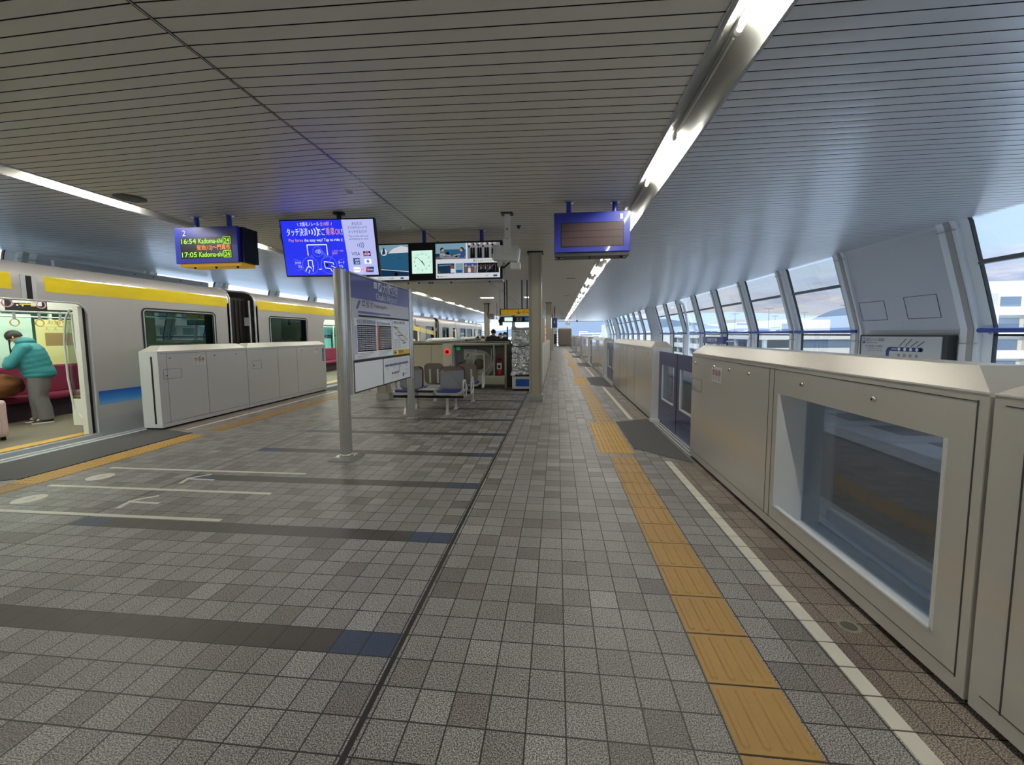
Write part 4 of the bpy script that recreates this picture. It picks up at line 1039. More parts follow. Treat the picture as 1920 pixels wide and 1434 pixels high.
# ================================================================== STATION NAME BOARD
t = thing('station_board', (-2.60, 5.8, 0), 'purple and white station name and timetable board between two steel poles', 'sign')
for (x, y, r) in ((-2.62, 4.73, .072), (-2.60, 6.98, .066)):
    b = MB(); b.tube([(x, y, .05), (x, y, 2.34)], r, 'steel', 28); b.lathe([(r, 0), (r*.9, .012), (0, .02)], 'steel', (x, y, 2.34), 28); b.lathe([(r+.004, .05), (r+.012, .055), (r+.012, .07), (r+.002, .08)], 'chrome', (x, y, 0), 28)
    b.build('pole', t)
    b = MB(); b.prism([(x-.16, y-.16), (x+.16, y-.16), (x+.16, y+.16), (x-.16, y+.16)], 'z', 0, .022, 'steel'); 
    v0 = [(x+sx*.16, y+sy*.16, .022) for sx, sy in ((-1, -1), (1, -1), (1, 1), (-1, 1))]; v1 = [(x+sx*.11, y+sy*.11, .05) for sx, sy in ((-1, -1), (1, -1), (1, 1), (-1, 1))]
    b.add(v0+v1, [(i, (i+1) % 4, 4+(i+1) % 4, 4+i) for i in range(4)]+[(4, 5, 6, 7)], 'steel'); b.build('foot_plate', t)
BX, BY0, BY1, BZ0, BZ1 = -2.56, 4.875, 6.88, .80, 2.32
b = MB(); b.box(BX-.07, BX-.004, BY0, BY1, BZ0, BZ1, 'gasket', .004); b.box(BX-.075, BX, BY1, BY1+.03, BZ0, BZ1, 'alu'); b.box(BX-.075, BX, BY0-.03, BY0, BZ0, BZ1, 'alu'); b.box(BX-.07, BX, BY0, BY1, BZ1, BZ1+.02, 'alu')
for yy in (5.35, 6.3):
    b.tube([(BX-.03, yy, BZ0), (BX-.03, yy, BZ0-.03)], .012, 'steel', 8); b.tube([(BX-.03, yy, BZ1), (BX-.03, yy, BZ1+.04)], .012, 'steel', 8)
b.build('board_frame', t)
b = MB(); f = Fr(b, (BX-.004, BY0, BZ0), (0, 1, 0), (0, 0, 1), .0011); W_ = BY1-BY0; H_ = BZ1-BZ0
f.rect(.012, 1.22, W_-.012, H_-.01, 'p_purple'); f.rect(.012, .43, W_-.012, 1.22, 'p_grey')
f.rect(.66, 1.405, .77, 1.495, 'white', 2); f.text('11', .715, 1.425, .05, 'p_blue', 3, align='c')
f.rect(.80, 1.375, .92, 1.505, 'white', 2); f.line([(.82, 1.395), (.90, 1.485)], .018, 'p_blue', 3); f.line([(.84, 1.46), (.90, 1.42)], .012, 'p_blue', 3)
f.text('大阪空港', .95, 1.375, .125, 'white', 2, width=.58); f.text('Osaka Airport', .72, 1.255, .095, 'white', 2, width=.78)
f.rect(.30, 1.135, .37, 1.205, 'p_blue', 2); f.rect(.315, 1.15, .355, 1.19, 'p_grey', 3); f.text('蛍池', .40, 1.13, .075, 'p_blue', 2, width=.22); f.text('Hotarugaike', .66, 1.135, .06, 'p_blue', 2, width=.42)
f.poly([(.12, 1.09), (.18, 1.09), (.26, 1.20), (.20, 1.20)], 'p_purple', 2)
f.rect(.18, 1.035, 1.2, 1.065, 'p_purple', 2); f.rect(.18, .99, W_-.03, 1.015, 'gasket', 2)
f.rect(.06, .44, 1.26, .97, 'p_white', 2); f.text('大阪空港駅発車時刻表', .12, .90, .05, 'p_blue', 4, width=.55); f.text('for Kadoma-shi', .72, .90, .05, 'p_blue', 4, width=.45)
f.rect(.14, .53, .68, .885, 'p_lav', 2); f.rect(.72, .53, 1.22, .885, 'p_pink', 2); f.rect(.72, .53, .78, .885, 'p_red', 3); f.rect(.06, .50, .12, .87, 'p_lav', 3)
for i in range(13):
    z = .55+i*.0255
    f.rect(.16, z, .67, z+.011, 'p_white', 3); f.rect(.80, z, 1.21, z+.011, 'p_white', 3)
    f.rect(.135, z-.004, .68, z-.0015, 'p_line', 4)
    for j in range(9): f.rect(.18+j*.055, z+.001, .205+j*.055, z+.0095, 'p_line', 4)
    for j in range(7): f.rect(.82+j*.057, z+.001, .845+j*.057, z+.0095, 'p_line', 4)
for j in range(5): f.rect(.235+j*.1, .53, .239+j*.1, .885, 'gasket', 5)
for j in range(4): f.rect(.80, .53+.11*j, 1.21, .533+.11*j, 'gasket', 5)
for j in range(4): f.rect(.10, .505-j*.018, .6-j*.07, .511-j*.018, 'p_line', 4); f.rect(.74, .505-j*.018, 1.2-j*.06, .511-j*.018, 'p_line', 4)
f.rect(1.285, .43, W_-.02, .985, 'p_white', 2); f.text('駅周辺案内図', 1.33, .93, .032, 'gasket', 4, width=.45)
for i in range(7): f.line([(1.32+i*.06, .88-i*.045), (1.50+i*.055, .86-i*.04)], .012, ('gasket', 'p_yel', 'grey')[i % 3], 4)
f.line([(1.31, .88), (1.92, .66)], .01, 'gasket', 3); f.line([(1.36, .78), (1.74, .62)], .01, 'gasket', 3); f.line([(1.70, .60), (1.92, .82)], .02, 'lightgrey', 3)
for i in range(9): f.rect(1.32, .53+i*.018, 1.42+.02*(i % 3), .537+i*.018, 'p_line', 4); f.rect(1.46, .53+i*.018, 1.56+.02*((i+1) % 3), .537+i*.018, 'p_line', 4)
f.rect(1.285, .43, W_-.02, .51, 'p_yel', 3); f.line([(1.40, .47), (1.32, .47), (1.35, .495)], .012, 'gasket', 4); f.rect(1.42, .44, 1.46, .50, 'white', 4); f.text('現在地', 1.50, .455, .035, 'gasket', 4, width=.2)
f.rect(.012, .405, W_-.012, .43, 'gasket', 3)
f.rect(.03, .02, .875, .395, 'p_white', 2); f.rect(.90, .02, W_-.025, .395, 'p_white', 2)
f.rect(.95, .27, 1.90, .30, 'p_line', 3)
for i in range(18):
    x = .96+i*.053; f.rect(x, .265, x+.028, .305, 'p_blue', 4); f.line([(x+.01, .32), (x+.035, .365+.02*(i % 3 == 0))], .007, 'p_line', 4)
    if i % 5 == 1: f.rect(x, .225, x+.03, .25, 'p_line', 4)
f.rect(1.48, .15, 1.495, .27, 'p_blue', 3)
for i in range(5): x = 1.20+i*.058; f.rect(x, .135, x+.035, .17, 'p_blue', 4); f.line([(x, .07), (x+.03, .12)], .007, 'p_red' if i > 2 else 'p_line', 4)
f.rect(1.64, .06, 1.69, .12, 'p_blue', 4); f.text('大阪モノレール', 1.71, .085, .03, 'p_blue', 4, width=.2); f.rect(1.76, .17, 1.92, .175, 'p_line', 4); f.rect(1.80, .155, 1.92, .16, 'p_line', 4)
b.build('board_face', t)


# ================================================================== HANGING SIGNS
def hanger(b, x, y, z0, mat, r=.035):
    b.tube([(x, y, z0), (x, y, ceilz(x))], r, mat, 14); b.lathe([(0, 0), (r*2.0, 0), (r*2.0, -.012), (r, -.012)], 'steel', (x, y, ceilz(x)), 14)
t = thing('departure_display', (.47, 5.85, 2.66), 'blue hanging display numbered 1 with a blank dark screen', 'display sign')
b = MB(); b.box(-.04, .98, 5.72, 6.02, 2.66, 3.19, 'blue', .006); b.box(-.03, .97, 5.74, 6.01, 2.61, 2.665, 'darkgrey')
f = Fr(b, (-.04, 5.719, 2.66), (1, 0, 0), (0, 0, 1)); f.text('1', .90, .425, .075, 'white', 2, align='c', width=.035); b.build('housing', t)
b = MB(); f = Fr(b, (-.04, 5.718, 2.66), (1, 0, 0), (0, 0, 1)); f.rect(.09, .07, .935, .395, 'black'); f.rect(.10, .285, .925, .385, 'led_off', 2); f.rect(.10, .195, .925, .278, 'led_off', 2); f.rect(.10, .08, .925, .188, 'led_off', 2); b.build('screen', t)
b = MB(); hanger(b, .16, 5.86, 3.19, 'blue'); b.build('hanger', t); b = MB(); hanger(b, .79, 5.86, 3.19, 'blue'); b.build('hanger', t)
b = MB()
for x in (.03, .45, .88): b.ball((x, 5.80, 2.60), .02, 'black', 8, 6); b.tube([(x-.05, 5.80, 2.60), (x+.05, 5.80, 2.60)], .006, 'steel', 6)
b.build('clips', t)
t = thing('departure_display', (-5.15, 5.8, 2.64), 'blue hanging display numbered 2 showing green and orange train times', 'display sign')
b = MB(); b.box(-5.66, -4.65, 5.60, 5.86, 2.63, 3.155, 'blue', .006); b.box(-5.64, -4.60, 5.66, 5.95, 2.64, 3.15, 'black'); b.box(-5.62, -4.64, 5.63, 5.92, 2.59, 2.635, 'sign_yellow')
f = Fr(b, (-5.66, 5.599, 2.63), (1, 0, 0), (0, 0, 1)); f.text('2', .16, .40, .085, 'white', 2, align='c', width=.055); b.build('housing', t)
b = MB(); f = Fr(b, (-5.66, 5.598, 2.63), (1, 0, 0), (0, 0, 1)); f.rect(.09, .07, .915, .375, 'ad_dark')
f.text('16:54', .11, .285, .075, 'led_green', 2, width=.24); f.text('Kadoma-shi', .39, .285, .075, 'led_green', 2, width=.38); f.line([(.787, .274), (.898, .274), (.898, .370), (.787, .370), (.787, .274)], .006, 'led_green', 2); f.text('24', .842, .287, .068, 'led_green', 3, align='c', width=.08)
f.text('蛍池(12)〜門真市', .36, .195, .06, 'led_orange', 2, width=.53)
f.text('17:05', .11, .09, .075, 'led_green', 2, width=.24); f.text('Kadoma-shi', .39, .09, .075, 'led_green', 2, width=.38); f.line([(.787, .079), (.898, .079), (.898, .175), (.787, .175), (.787, .079)], .006, 'led_green', 2); f.text('24', .842, .092, .068, 'led_green', 3, align='c', width=.08)
b.build('screen', t)
b = MB(); hanger(b, -5.47, 5.80, 3.15, 'blue'); b.build('hanger', t); b = MB(); hanger(b, -4.93, 5.80, 3.15, 'blue'); b.build('hanger', t)
b = MB()
for x in (-5.45, -5.1, -4.75): b.ball((x, 5.7, 2.58), .018, 'black', 8, 6)
b.build('clips', t)

# blue advert monitor
t = thing('advert_monitor', (-3.45, 6.05, 2.48), 'black-framed hanging monitor with a bright blue and lilac payment advert', 'monitor')
MZ = (0, .0, 1)
o = Vector((-4.16, 5.985, 2.48)); rv = Vector((1.475, 0, -.02)).normalized(); uv = Vector((-.045, -.05, .83)).normalized()
b = MB(); T_ = Matrix((rv, uv, rv.cross(uv))).transposed().to_4x4(); T_.translation = o
b.T = T_; b.box(-.02, 1.495, -.02, .835, -.07, -.002, 'black', .006); b.T = Matrix(); b.build('housing', t)
b = MB(); f = Fr(b, o, rv, uv, .0009); f.rect(0, 0, 1.01, .815, 'lcd_blue'); f.rect(1.01, 0, 1.475, .815, 'lcd_lilac'); f.poly([(1.03, 0), (1.475, 0), (1.475, .815), (.98, .815)], 'lcd_lilac', 2)
f.text('\\', .27, .735, .045, 'lcd_white', 3); f.text('大阪モノレール', .31, .735, .048, 'lcd_white', 3, width=.31); f.text('全18駅', .635, .735, .048, 'lcd_orange', 3, width=.15); f.text('/', .81, .735, .045, 'lcd_white', 3)
f.text('タッチ決済', .085, .60, .09, 'lcd_white', 3, width=.34)
for i in range(4): f.ring(.42+i*.028, .645, .035+i*.018, .014, 'lcd_white', 3, -45, 45, 8)
f.text('でご', .575, .60, .085, 'lcd_white', 3, width=.13); f.text('乗車', .715, .60, .09, 'lcd_orange', 3, width=.14); f.text('OK', .865, .60, .085, 'lcd_orange', 3, width=.09); f.text('!', .965, .60, .085, 'lcd_white', 3)
f.text('Pay fares', .10, .505, .045, 'lcd_orange', 3, width=.23); f.text('the easy way! Tap to ride', .35, .505, .045, 'lcd_white', 3, width=.57); f.ring(.935, .52, .02, .008, 'lcd_white', 3, -60, 60, 8); f.ring(.935, .52, .036, .008, 'lcd_ltblue', 3, -50, 50, 8)
f.line([(.385, .30), (.385, .455), (.70, .455), (.70, .30)], .013, 'lcd_white', 3); f.ring(.54, .355, .075, .006, 'lcd_ltblue', 3)
for i in range(4): f.ring(.495+i*.014, .355, .018+i*.010, .006, 'lcd_white', 4, -50, 50, 8)
f.line([(.58, .38), (.63, .345), (.66, .31)], .012, 'lcd_ltblue', 4); f.line([(.575, .355), (.61, .325), (.63, .30)], .010, 'lcd_ltblue', 4)
for (cx, tx) in ((.40, .43), (.70, .655)):
    f.ring(cx, .15, .128, .007, 'lcd_ltblue', 3); f.line([(cx+(.02 if cx < .5 else -.07), .265), (tx+.01, .305), (cx+(.07 if cx < .5 else -.02), .26)], .007, 'lcd_ltblue', 4)
f.line([(.37, .13), (.37, .225), (.44, .225), (.44, .13)], .012, 'lcd_white', 4); f.line([(.31, .06), (.35, .125), (.40, .125), (.41, .10)], .011, 'lcd_white', 4); f.line([(.43, .06), (.45, .14)], .011, 'lcd_white', 4); f.line([(.36, .04), (.38, .08)], .011, 'lcd_white', 4)
f.line([(.635, .12), (.63, .205), (.77, .185), (.78, .155)], .010, 'lcd_white', 4); f.rect(.645, .135, .69, .175, 'lcd_navy', 4); f.line([(.64, .11), (.72, .10), (.74, .055)], .011, 'lcd_white', 4); f.line([(.74, .14), (.80, .11), (.81, .05)], .011, 'lcd_white', 4)
f.line([(.70, .19), (.79, .31)], .007, 'lcd_ltblue', 5); f.text('このマークが', .78, .345, .028, 'lcd_orange', 3, width=.18); f.text('目印!', .78, .31, .028, 'lcd_orange', 3, width=.08); f.rect(.535, .085, .575, .097, 'lcd_white', 3)
f.text('スマホ', .15, .17, .035, 'lcd_white', 3, width=.10); f.text('でも', .195, .115, .035, 'lcd_white', 3, width=.065); f.text('カード', .855, .17, .035, 'lcd_white', 3, width=.10); f.text('でも', .86, .115, .035, 'lcd_white', 3, width=.065)
for (p, q) in (((.14, .245), (.26, .21)), ((.17, .07), (.27, .10)), ((.86, .22), (.96, .245)), ((.86, .10), (.97, .075))): f.line([p, q], .006, 'lcd_ltblue', 3)
f.text('あなたの', 1.22, .735, .038, 'lcd_navy', 4, align='c', width=.16); f.text('スマホやカードで', 1.22, .675, .038, 'lcd_navy', 4, align='c', width=.31); f.text('タッチするだけ!', 1.22, .615, .038, 'lcd_navy', 4, align='c', width=.29)
f.text('Tap to ride with your', 1.225, .56, .026, 'lcd_navy', 4, align='c', width=.31); f.text('smartphone or card.', 1.225, .52, .026, 'lcd_navy', 4, align='c', width=.30)
for i in range(4): f.ring(1.18+i*.02, .44, .020+i*.011, .008, 'lcd_navy', 4, -55, 55, 8)
f.text('VISA', 1.085, .29, .05, 'lcd_navy', 4, width=.135); f.rect(1.27, .275, 1.305, .35, 'lcd_navy', 4); f.rect(1.31, .275, 1.345, .35, 'lcd_red', 4); f.rect(1.35, .275, 1.385, .35, 'lcd_navy', 4); f.text('JCB', 1.275, .295, .03, 'lcd_white', 5, width=.10)
f.rect(1.10, .155, 1.205, .25, 'ad_blue', 4); f.text('AM', 1.125, .205, .03, 'lcd_white', 5, width=.07); f.text('EX', 1.135, .165, .03, 'lcd_white', 5, width=.06); f.rect(1.275, .165, 1.385, .235, 'lcd_white', 4); f.disc(1.33, .20, .022, 'lcd_ltblue', 5)
f.rect(1.09, .04, 1.22, .115, 'lcd_white', 4); f.text('DISCOVER', 1.095, .068, .017, 'ad_dark', 5, width=.10); f.ring(1.18, .078, .035, .01, 'lcd_red', 5, -70, 70, 8)
f.poly([(1.28, .04), (1.32, .04), (1.335, .12), (1.295, .12)], 'lcd_red', 4); f.poly([(1.32, .04), (1.40, .04), (1.415, .12), (1.335, .12)], 'ad_blue', 4); f.text('UnionPay', 1.31, .068, .022, 'lcd_white', 5, width=.085)
b.build('screen', t)
b = MB(); b.tube([(-3.31, 6.04, 3.2), (-3.31, 6.04, 3.40)], .035, 'black', 14); b.lathe([(0, 0), (.09, 0), (.09, -.02), (.03, -.035)], 'black', (-3.31, 6.04, 3.405), 18); b.build('ceiling_mount', t)

# clock and twin advert lightbox
t = thing('clock_display', (-2.1, 7.3, 2.5), 'wide black hanging lightbox with a white clock between two picture adverts', 'display sign')
b = MB(); b.box(-3.9, -.955, 7.205, 7.50, 2.53, 3.195, 'black', .006); b.box(-3.88, -.96, 7.22, 7.49, 2.50, 2.535, 'alu'); b.build('housing', t)
f0 = (-3.9, 7.204, 2.53)
b = MB(); f = Fr(b, f0, (1, 0, 0), (0, 0, 1), .0008); X = lambda x: x+3.9; Z = lambda z: z-2.53
f.rect(X(-3.86), Z(2.545), X(-2.665), Z(3.17), 'ad_sky'); f.rect(X(-3.86), Z(2.70), X(-2.665), Z(3.05), 'ad_sea', 2); f.rect(X(-3.86), Z(2.70), X(-2.665), Z(2.86), 'ad_sea', 3)
f.poly([(X(-3.05), Z(3.02)), (X(-2.665), Z(3.03)), (X(-2.665), Z(3.12)), (X(-2.8), Z(3.15)), (X(-2.95), Z(3.10))], 'ad_white', 3); f.disc(X(-3.12), Z(3.04), .06, 'ad_white', 3); f.poly([(X(-3.16), Z(3.0)), (X(-3.09), Z(3.01)), (X(-3.11), Z(3.12)), (X(-3.13), Z(3.13))], 'ad_deep', 4)
f.poly([(X(-3.86), Z(2.61)), (X(-2.665), Z(2.61)), (X(-2.665), Z(2.68)), (X(-3.15), Z(2.76)), (X(-3.3), Z(2.80)), (X(-3.86), Z(2.80))], 'ad_deep', 4); f.line([(X(-3.2), Z(2.74)), (X(-2.67), Z(2.69))], .012, 'ad_white', 5); f.disc(X(-2.9), Z(2.65), .035, 'ad_dark', 5); f.disc(X(-2.82), Z(2.93), .012, 'ad_deep', 4)
f.rect(X(-3.86), Z(2.545), X(-2.665), Z(2.61), 'ad_white', 6); f.text('大阪モノレール沿線', X(-3.25), Z(2.562), .028, 'ad_dark', 7, width=.3); f.rect(X(-2.82), Z(2.56), X(-2.76), Z(2.59), 'ad_blue', 7)
for k in range(14): f.line([(X(-3.7+random.random()*.9), Z(2.83+random.random()*.15)), (X(-3.6+random.random()*.9), Z(2.83+random.random()*.15))], .004, 'ad_sky', 4) if False else None
b.build('advert_picture', t)
b = MB(); f = Fr(b, (-2.62, 7.203, 2.62), (1, 0, 0), (0, 0, 1), .0008); f.rect(.02, .03, .40, .435, 'clockface')
cx, cy = .21, .235
for i in range(12):
    a = radians(90-30*(i+1)); f.text(str(i+1), cx+.145*cos(a), cy+.145*sin(a)-.014, .034, 'ad_dark', 2, align='c')
for (h, l, w) in ((4+52/60, .085, .020), (52/5, .14, .012)):
    a = radians(90-30*h); f.poly([(cx-.02*cos(a)-w*sin(a)*.5, cy-.02*sin(a)+w*cos(a)*.5), (cx-.02*cos(a)+w*sin(a)*.5, cy-.02*sin(a)-w*cos(a)*.5), (cx+l*cos(a)+w*sin(a)*.2, cy+l*sin(a)-w*cos(a)*.2), (cx+l*cos(a)-w*sin(a)*.2, cy+l*sin(a)+w*cos(a)*.2)], 'ad_dark', 3)
f.disc(cx, cy, .012, 'ad_dark', 4)
b.build('clock_face', t)
b = MB(); f = Fr(b, (-2.18, 7.204, 2.53), (1, 0, 0), (0, 0, 1), .0008); w = 1.2
f.rect(.02, .025, w-.02, .635, 'ad_white')
f.rect(.02, .36, .57, .635, 'ad_sky', 2); f.rect(.13, .40, .57, .53, 'ad_sea', 3); f.rect(.02, .36, .57, .41, 'ad_grey', 4); f.rect(.02, .36, .12, .46, 'ad_deep', 4); f.rect(.60, .36, w-.02, .635, 'ad_grey', 2)
for (x, s) in ((.14, 1), (.50, -1)): f.disc(x, .53, .035, 'ad_dark', 5); f.disc(x+.012*s, .515, .028, 'ad_skin', 6); f.poly([(x-.05, .38), (x+.05, .38), (x+.035, .49), (x-.035, .49)], 'ad_dark' if s > 0 else 'ad_blue', 5); f.line([(x+.03*s, .44), (x+.15*s, .42)], .022, 'ad_skin', 6)
for i in range(4): f.rect(.095, .39+i*.025, .185, .40+i*.025, 'ad_white', 6)
f.disc(.24, .46, .03, 'ad_dark', 5); f.disc(.40, .42, .028, 'ad_dark', 5)
for i in range(13): x = .63+i*.042; f.disc(x, .57+.02*((i*7) % 3), .017, 'ad_skin' if i % 2 else 'ad_dark', 4); f.poly([(x-.022, .37), (x+.022, .37), (x+.018, .55), (x-.018, .55)], 'ad_dark' if i % 3 else 'ad_grey', 3)
for i in range(6): f.rect(.62+i*.09, .60, .66+i*.09, .632, 'ad_white', 3)
f.text('乗るたびにドラマが。', .70, .305, .035, 'ad_dark', 3, width=.38)
for i, (x0, x1, m_) in enumerate(((.05, .36, 'ad_deep'), (.38, .52, 'ad_sky'), (.53, .77, 'ad_blue'), (.78, w-.04, 'ad_dark'))):
    f.rect(x0, .11, x1, .285, m_, 2)
f.line([(.08, .25), (.30, .26)], .012, 'ad_sky', 3); f.disc(.32, .225, .035, 'ad_brown', 4); f.rect(.29, .12, .36, .19, 'ad_white', 4); f.disc(.08, .14, .02, 'p_yel', 4); f.rect(.39, .12, .50, .17, 'ad_blue', 4)
for i, x in enumerate((.57, .63, .69, .74)): f.disc(x, .24-.02*(i % 2), .022, 'ad_skin', 4); f.rect(x-.025, .12, x+.025, .215-.02*(i % 2), ('ad_brown', 'ad_white', 'ad_brown', 'ad_grey')[i], 4)
for i in range(7): x = .80+i*.04; f.disc(x, .235+.01*(i % 2), .013, 'ad_brown', 3); f.rect(x-.012, .17, x+.012, .222, 'ad_grey' if i % 2 else 'ad_deep', 3)
f.line([(.92, .12), (1.08, .26)], .006, 'ad_grey', 3); f.line([(1.1, .12), (1.1, .26)], .004, 'ad_grey', 3)
f.text('大阪モノレール', .09, .045, .025, 'ad_dark', 3, width=.14); f.disc(.06, .058, .012, 'ad_dark', 3); f.rect(1.06, .04, 1.13, .075, 'ad_blue', 3); f.text('検索', .92, .047, .02, 'ad_grey', 3)
b.build('advert_picture', t)
b = MB(); hanger(b, -2.40, 7.32, 3.19, 'blue'); b.build('hanger', t); b = MB(); hanger(b, -1.34, 7.32, 3.19, 'blue'); b.build('hanger', t)
b = MB()
for x in (-2.7, -2.5, -2.3, -2.25, -1.9, -1.2): b.tube([(x, 7.26, 2.50), (x, 7.26, 2.475)], .014, 'black', 8)
b.build('clips', t)

# camera / speaker box on its ceiling arm
t = thing('surveillance_unit', (-.78, 6.35, 2.6), 'pale grey equipment box on a drilled bracket hanging from the ceiling', 'ceiling device')
b = MB(); b.box(-.80, -.72, 6.30, 6.36, 2.80, 3.39, 'box_grey', .004)
for z in (3.15, 3.0, 2.86): b.ball((-.76, 6.298, z), .013, 'black', 8, 6)
b.box(-.82, -.70, 6.285, 6.30, 2.77, 3.0, 'box_grey', .004); b.box(-.85, -.67, 6.26, 6.42, 3.375, 3.395, 'darkgrey'); b.build('bracket', t)
b = MB(); b.T = Matrix.Translation((-.79, 6.42, 2.80)) @ Matrix.Rotation(radians(7), 4, 'Y'); b.box(-.20, .19, -.09, .14, -.11, .11, 'box_grey', .008); b.box(.19, .205, -.07, .12, -.12, .10, 'white'); 
for z in (.07, -.06): b.box(-.215, -.195, -.095, -.07, z-.02, z+.02, 'offwhite')
b.build('device_box', t)
b = MB(); b.box(-.72, -.57, 6.36, 6.48, 2.56, 2.66, 'box_grey', .006); b.box(-.93, -.86, 6.36, 6.44, 2.60, 2.68, 'cream2', .01); b.tube([(-.88, 6.38, 2.62), (-.83, 6.37, 2.58), (-.78, 6.37, 2.62), (-.73, 6.37, 2.66)], .014, 'black', 8); b.build('lens_housing', t)
# round fan beside the monitor
t = thing('ceiling_fan', (-4.3, 6.35, 3.2), 'round dark fan in a pale ring, hung behind the blue monitor', 'fan')
b = MB(); b.tube([(-4.35+.15*cos(2*pi*k/24), 6.35, 3.17+.15*sin(2*pi*k/24)) for k in range(24)], .018, 'lightgrey', 8, closed=True); b.lathe([(0, -.02), (.14, -.02), (.145, .05), (0, .05)], 'darkgrey', (-4.35, 6.35, 3.17), 24, 'y'); b.build('ring', t)
b = MB()
for x in (-4.48, -4.3, -4.18): b.tube([(x, 6.35, 3.22), (x, 6.35, ceilz(x))], .006, 'darkgrey', 6)
b.tube([(-4.52, 6.35, 3.33), (-4.1, 6.35, 3.33)], .006, 'darkgrey', 6); b.build('hanger', t)
# flush ceiling fittings
def puck(name, x, y, r, mat, label, cat, dz=.02, inner=None):
    b = MB(); z = ceilz(x); b.lathe([(0, -dz), (r*.7, -dz), (r, -dz*.4), (r, .005)], mat, (x, y, z), 24)
    if inner: b.tube([(x+r*.45*cos(2*pi*k/16), y+r*.45*sin(2*pi*k/16), z-dz-.001) for k in range(16)], .006, inner, 5, closed=True)
    b.build(name, label=label, cat=cat)
puck('ceiling_speaker', -2.69, 5.2, .075, 'offwhite', 'small white round speaker flush in the ceiling by the centre seam', 'speaker', .012, 'grey')
puck('ceiling_plate', -5.55, 4.9, .17, 'vent', 'dark oval ceiling disc beside the train-side light trough', 'ceiling fitting', .02)
for i, (x, y) in enumerate(((-2.68, 7.0), (-2.35, 7.9), (-.65, 7.05))):
    t = thing('smoke_detector', (x, y, 3.3), ['tiny white ceiling sensor above the clock board, left one', 'tiny white ceiling sensor just behind the clock board', 'flat dark ceiling sensor beside the drilled bracket'][i], 'sensor')
    b = MB(); z = ceilz(x); b.lathe([(0, -.05), (.018, -.045), (.03, -.02), (.04, 0)], 'offwhite' if i < 2 else 'darkgrey', (x, y, z), 14); b.build('cover', t)
for i, (x, y) in enumerate(((.35, 8.6), (.45, 13.5), (.45, 19.5))):
    b = MB(); b.box(x-.16, x+.16, y-.04, y+.04, 3.355-.012+(ceilz(x)-3.35), ceilz(x)+.01, 'alu'); b.box(x-.14, x+.14, y-.025, y+.025, ceilz(x)-.016, ceilz(x), 'vent')
    b.build('ceiling_slot', label='%s slim metal slot fitting in the ceiling near the window-side trough' % PL[i], cat='ceiling fitting', group='slot fittings in the ceiling')
for i, (x, y) in enumerate(((-3.5, 20.3), (-1.3, 20.3), (-3.5, 31))):
    b = MB(); b.box(x-.3, x+.3, y-.3, y+.3, ceilz(x)-.012, ceilz(x)+.01, 'lamp_panel'); b.box(x-.33, x+.33, y-.33, y-.3, ceilz(x)-.02, ceilz(x)+.01, 'alu')
    b.build('panel_light', label=['lit square ceiling lamp above the train-side column', 'lit square ceiling lamp hidden behind the near column', 'farthest lit square ceiling lamp over the stairs'][i], cat='ceiling light')

# ================================================================== BENCHES
def seat_unit(x0, x1, yb, face, label, par_group):
    """one moulded seat; face -1 looks towards the camera, +1 away"""
    cx = (x0+x1)/2; w = x1-x0
    t = thing('waiting_chair', (cx, yb+face*.2, .3), label, 'seat', par_group)
    s = face
    def back(off, col, nm, w_, r, zt):
        b = MB(); pts = rr(w_, zt-.46, r, 6, cx, (zt+.46)/2); n = len(pts)
        def P(p, d):
            u = (p[1]-.46)/(zt-.46); bulge = .03*(1-((p[0]-cx)/(w_/2))**2)
            return (p[0], yb-s*(.05*u+d)-s*bulge*.6+0*s, p[1])
        f_ = [P(p, 0) for p in pts]; k_ = [P(p, off) for p in pts]
        b.add(f_+k_, [(i, (i+1) % n, n+(i+1) % n, n+i) for i in range(n)], col, True); b.add(f_, [tuple(range(n))], col); b.add(k_, [tuple(range(n))[::-1]], col)
        return b
    b = back(.02, 'seatgrey', 'x', w*.98, .09, .89); f = None
    for (dx, dz) in ((-.085, .60), (.085, .60), (-.085, .78), (.085, .78)): b.ball((cx+dx, yb+s*.004-s*.05*(dz-.46)/.43-s*.018, dz), .011, 'chrome', 8, 6)
    b.build('backrest', t)
    b = MB(); yy = yb-s*.045; b.T = Matrix(); 
    pts = rr(w*1.02, .47, .10, 6, cx, .68); n = len(pts)
    b.add([(p[0], yb-s*(.05*(p[1]-.46)/.43)-s*.036, p[1]) for p in pts]+[(p[0], yb-s*(.05*(p[1]-.46)/.43)-s*.075, p[1]) for p in pts], [(i, (i+1) % n, n+(i+1) % n, n+i) for i in range(n)], 'black', True)
    b.add([(p[0]*.97+cx*.03, yb-s*(.05*(p[1]-.46)/.43)-s*.077, p[1]) for p in pts], [tuple(range(n))], 'shell')
    for dx in (-.09, .09): b.box(cx+dx-.02, cx+dx+.02, yb-s*.085, yb-s*.115, .47, .86, 'alu')
    b.build('back_shell', t)
    # seat pan
    def pan(zt, h, col, nm, k_):
        b = MB(); out = []
        pts = rr(w*k_, .40*k_, .11, 6, cx, yb+s*.21); n = len(pts)
        top = []
        for p in pts:
            u = (p[1]-yb)*s/.42; top.append((p[0], p[1], zt+.03*(u-.5)*(1 if u < .75 else .2)))
        bot = [(cx+(q[0]-cx)*.93, yb+s*.21+(q[1]-yb-s*.21)*.93, q[2]-h) for q in top]
        b.add(top+bot, [(i, (i+1) % n, n+(i+1) % n, n+i) for i in range(n)], col, True); b.add(top, [tuple(range(n))], col); b.add(bot, [tuple(range(n))[::-1]], col)
        return b
    pan(.445, .05, 'alu', '', 1.02).build('seat_pan', t); pan(.47, .03, 'seatblue', '', .92).build('cushion', t)
    b = MB(); b.box(cx-.05, cx+.05, yb+s*.05, yb+s*.30, .36, .40, 'black'); b.build('support', t)
    return t
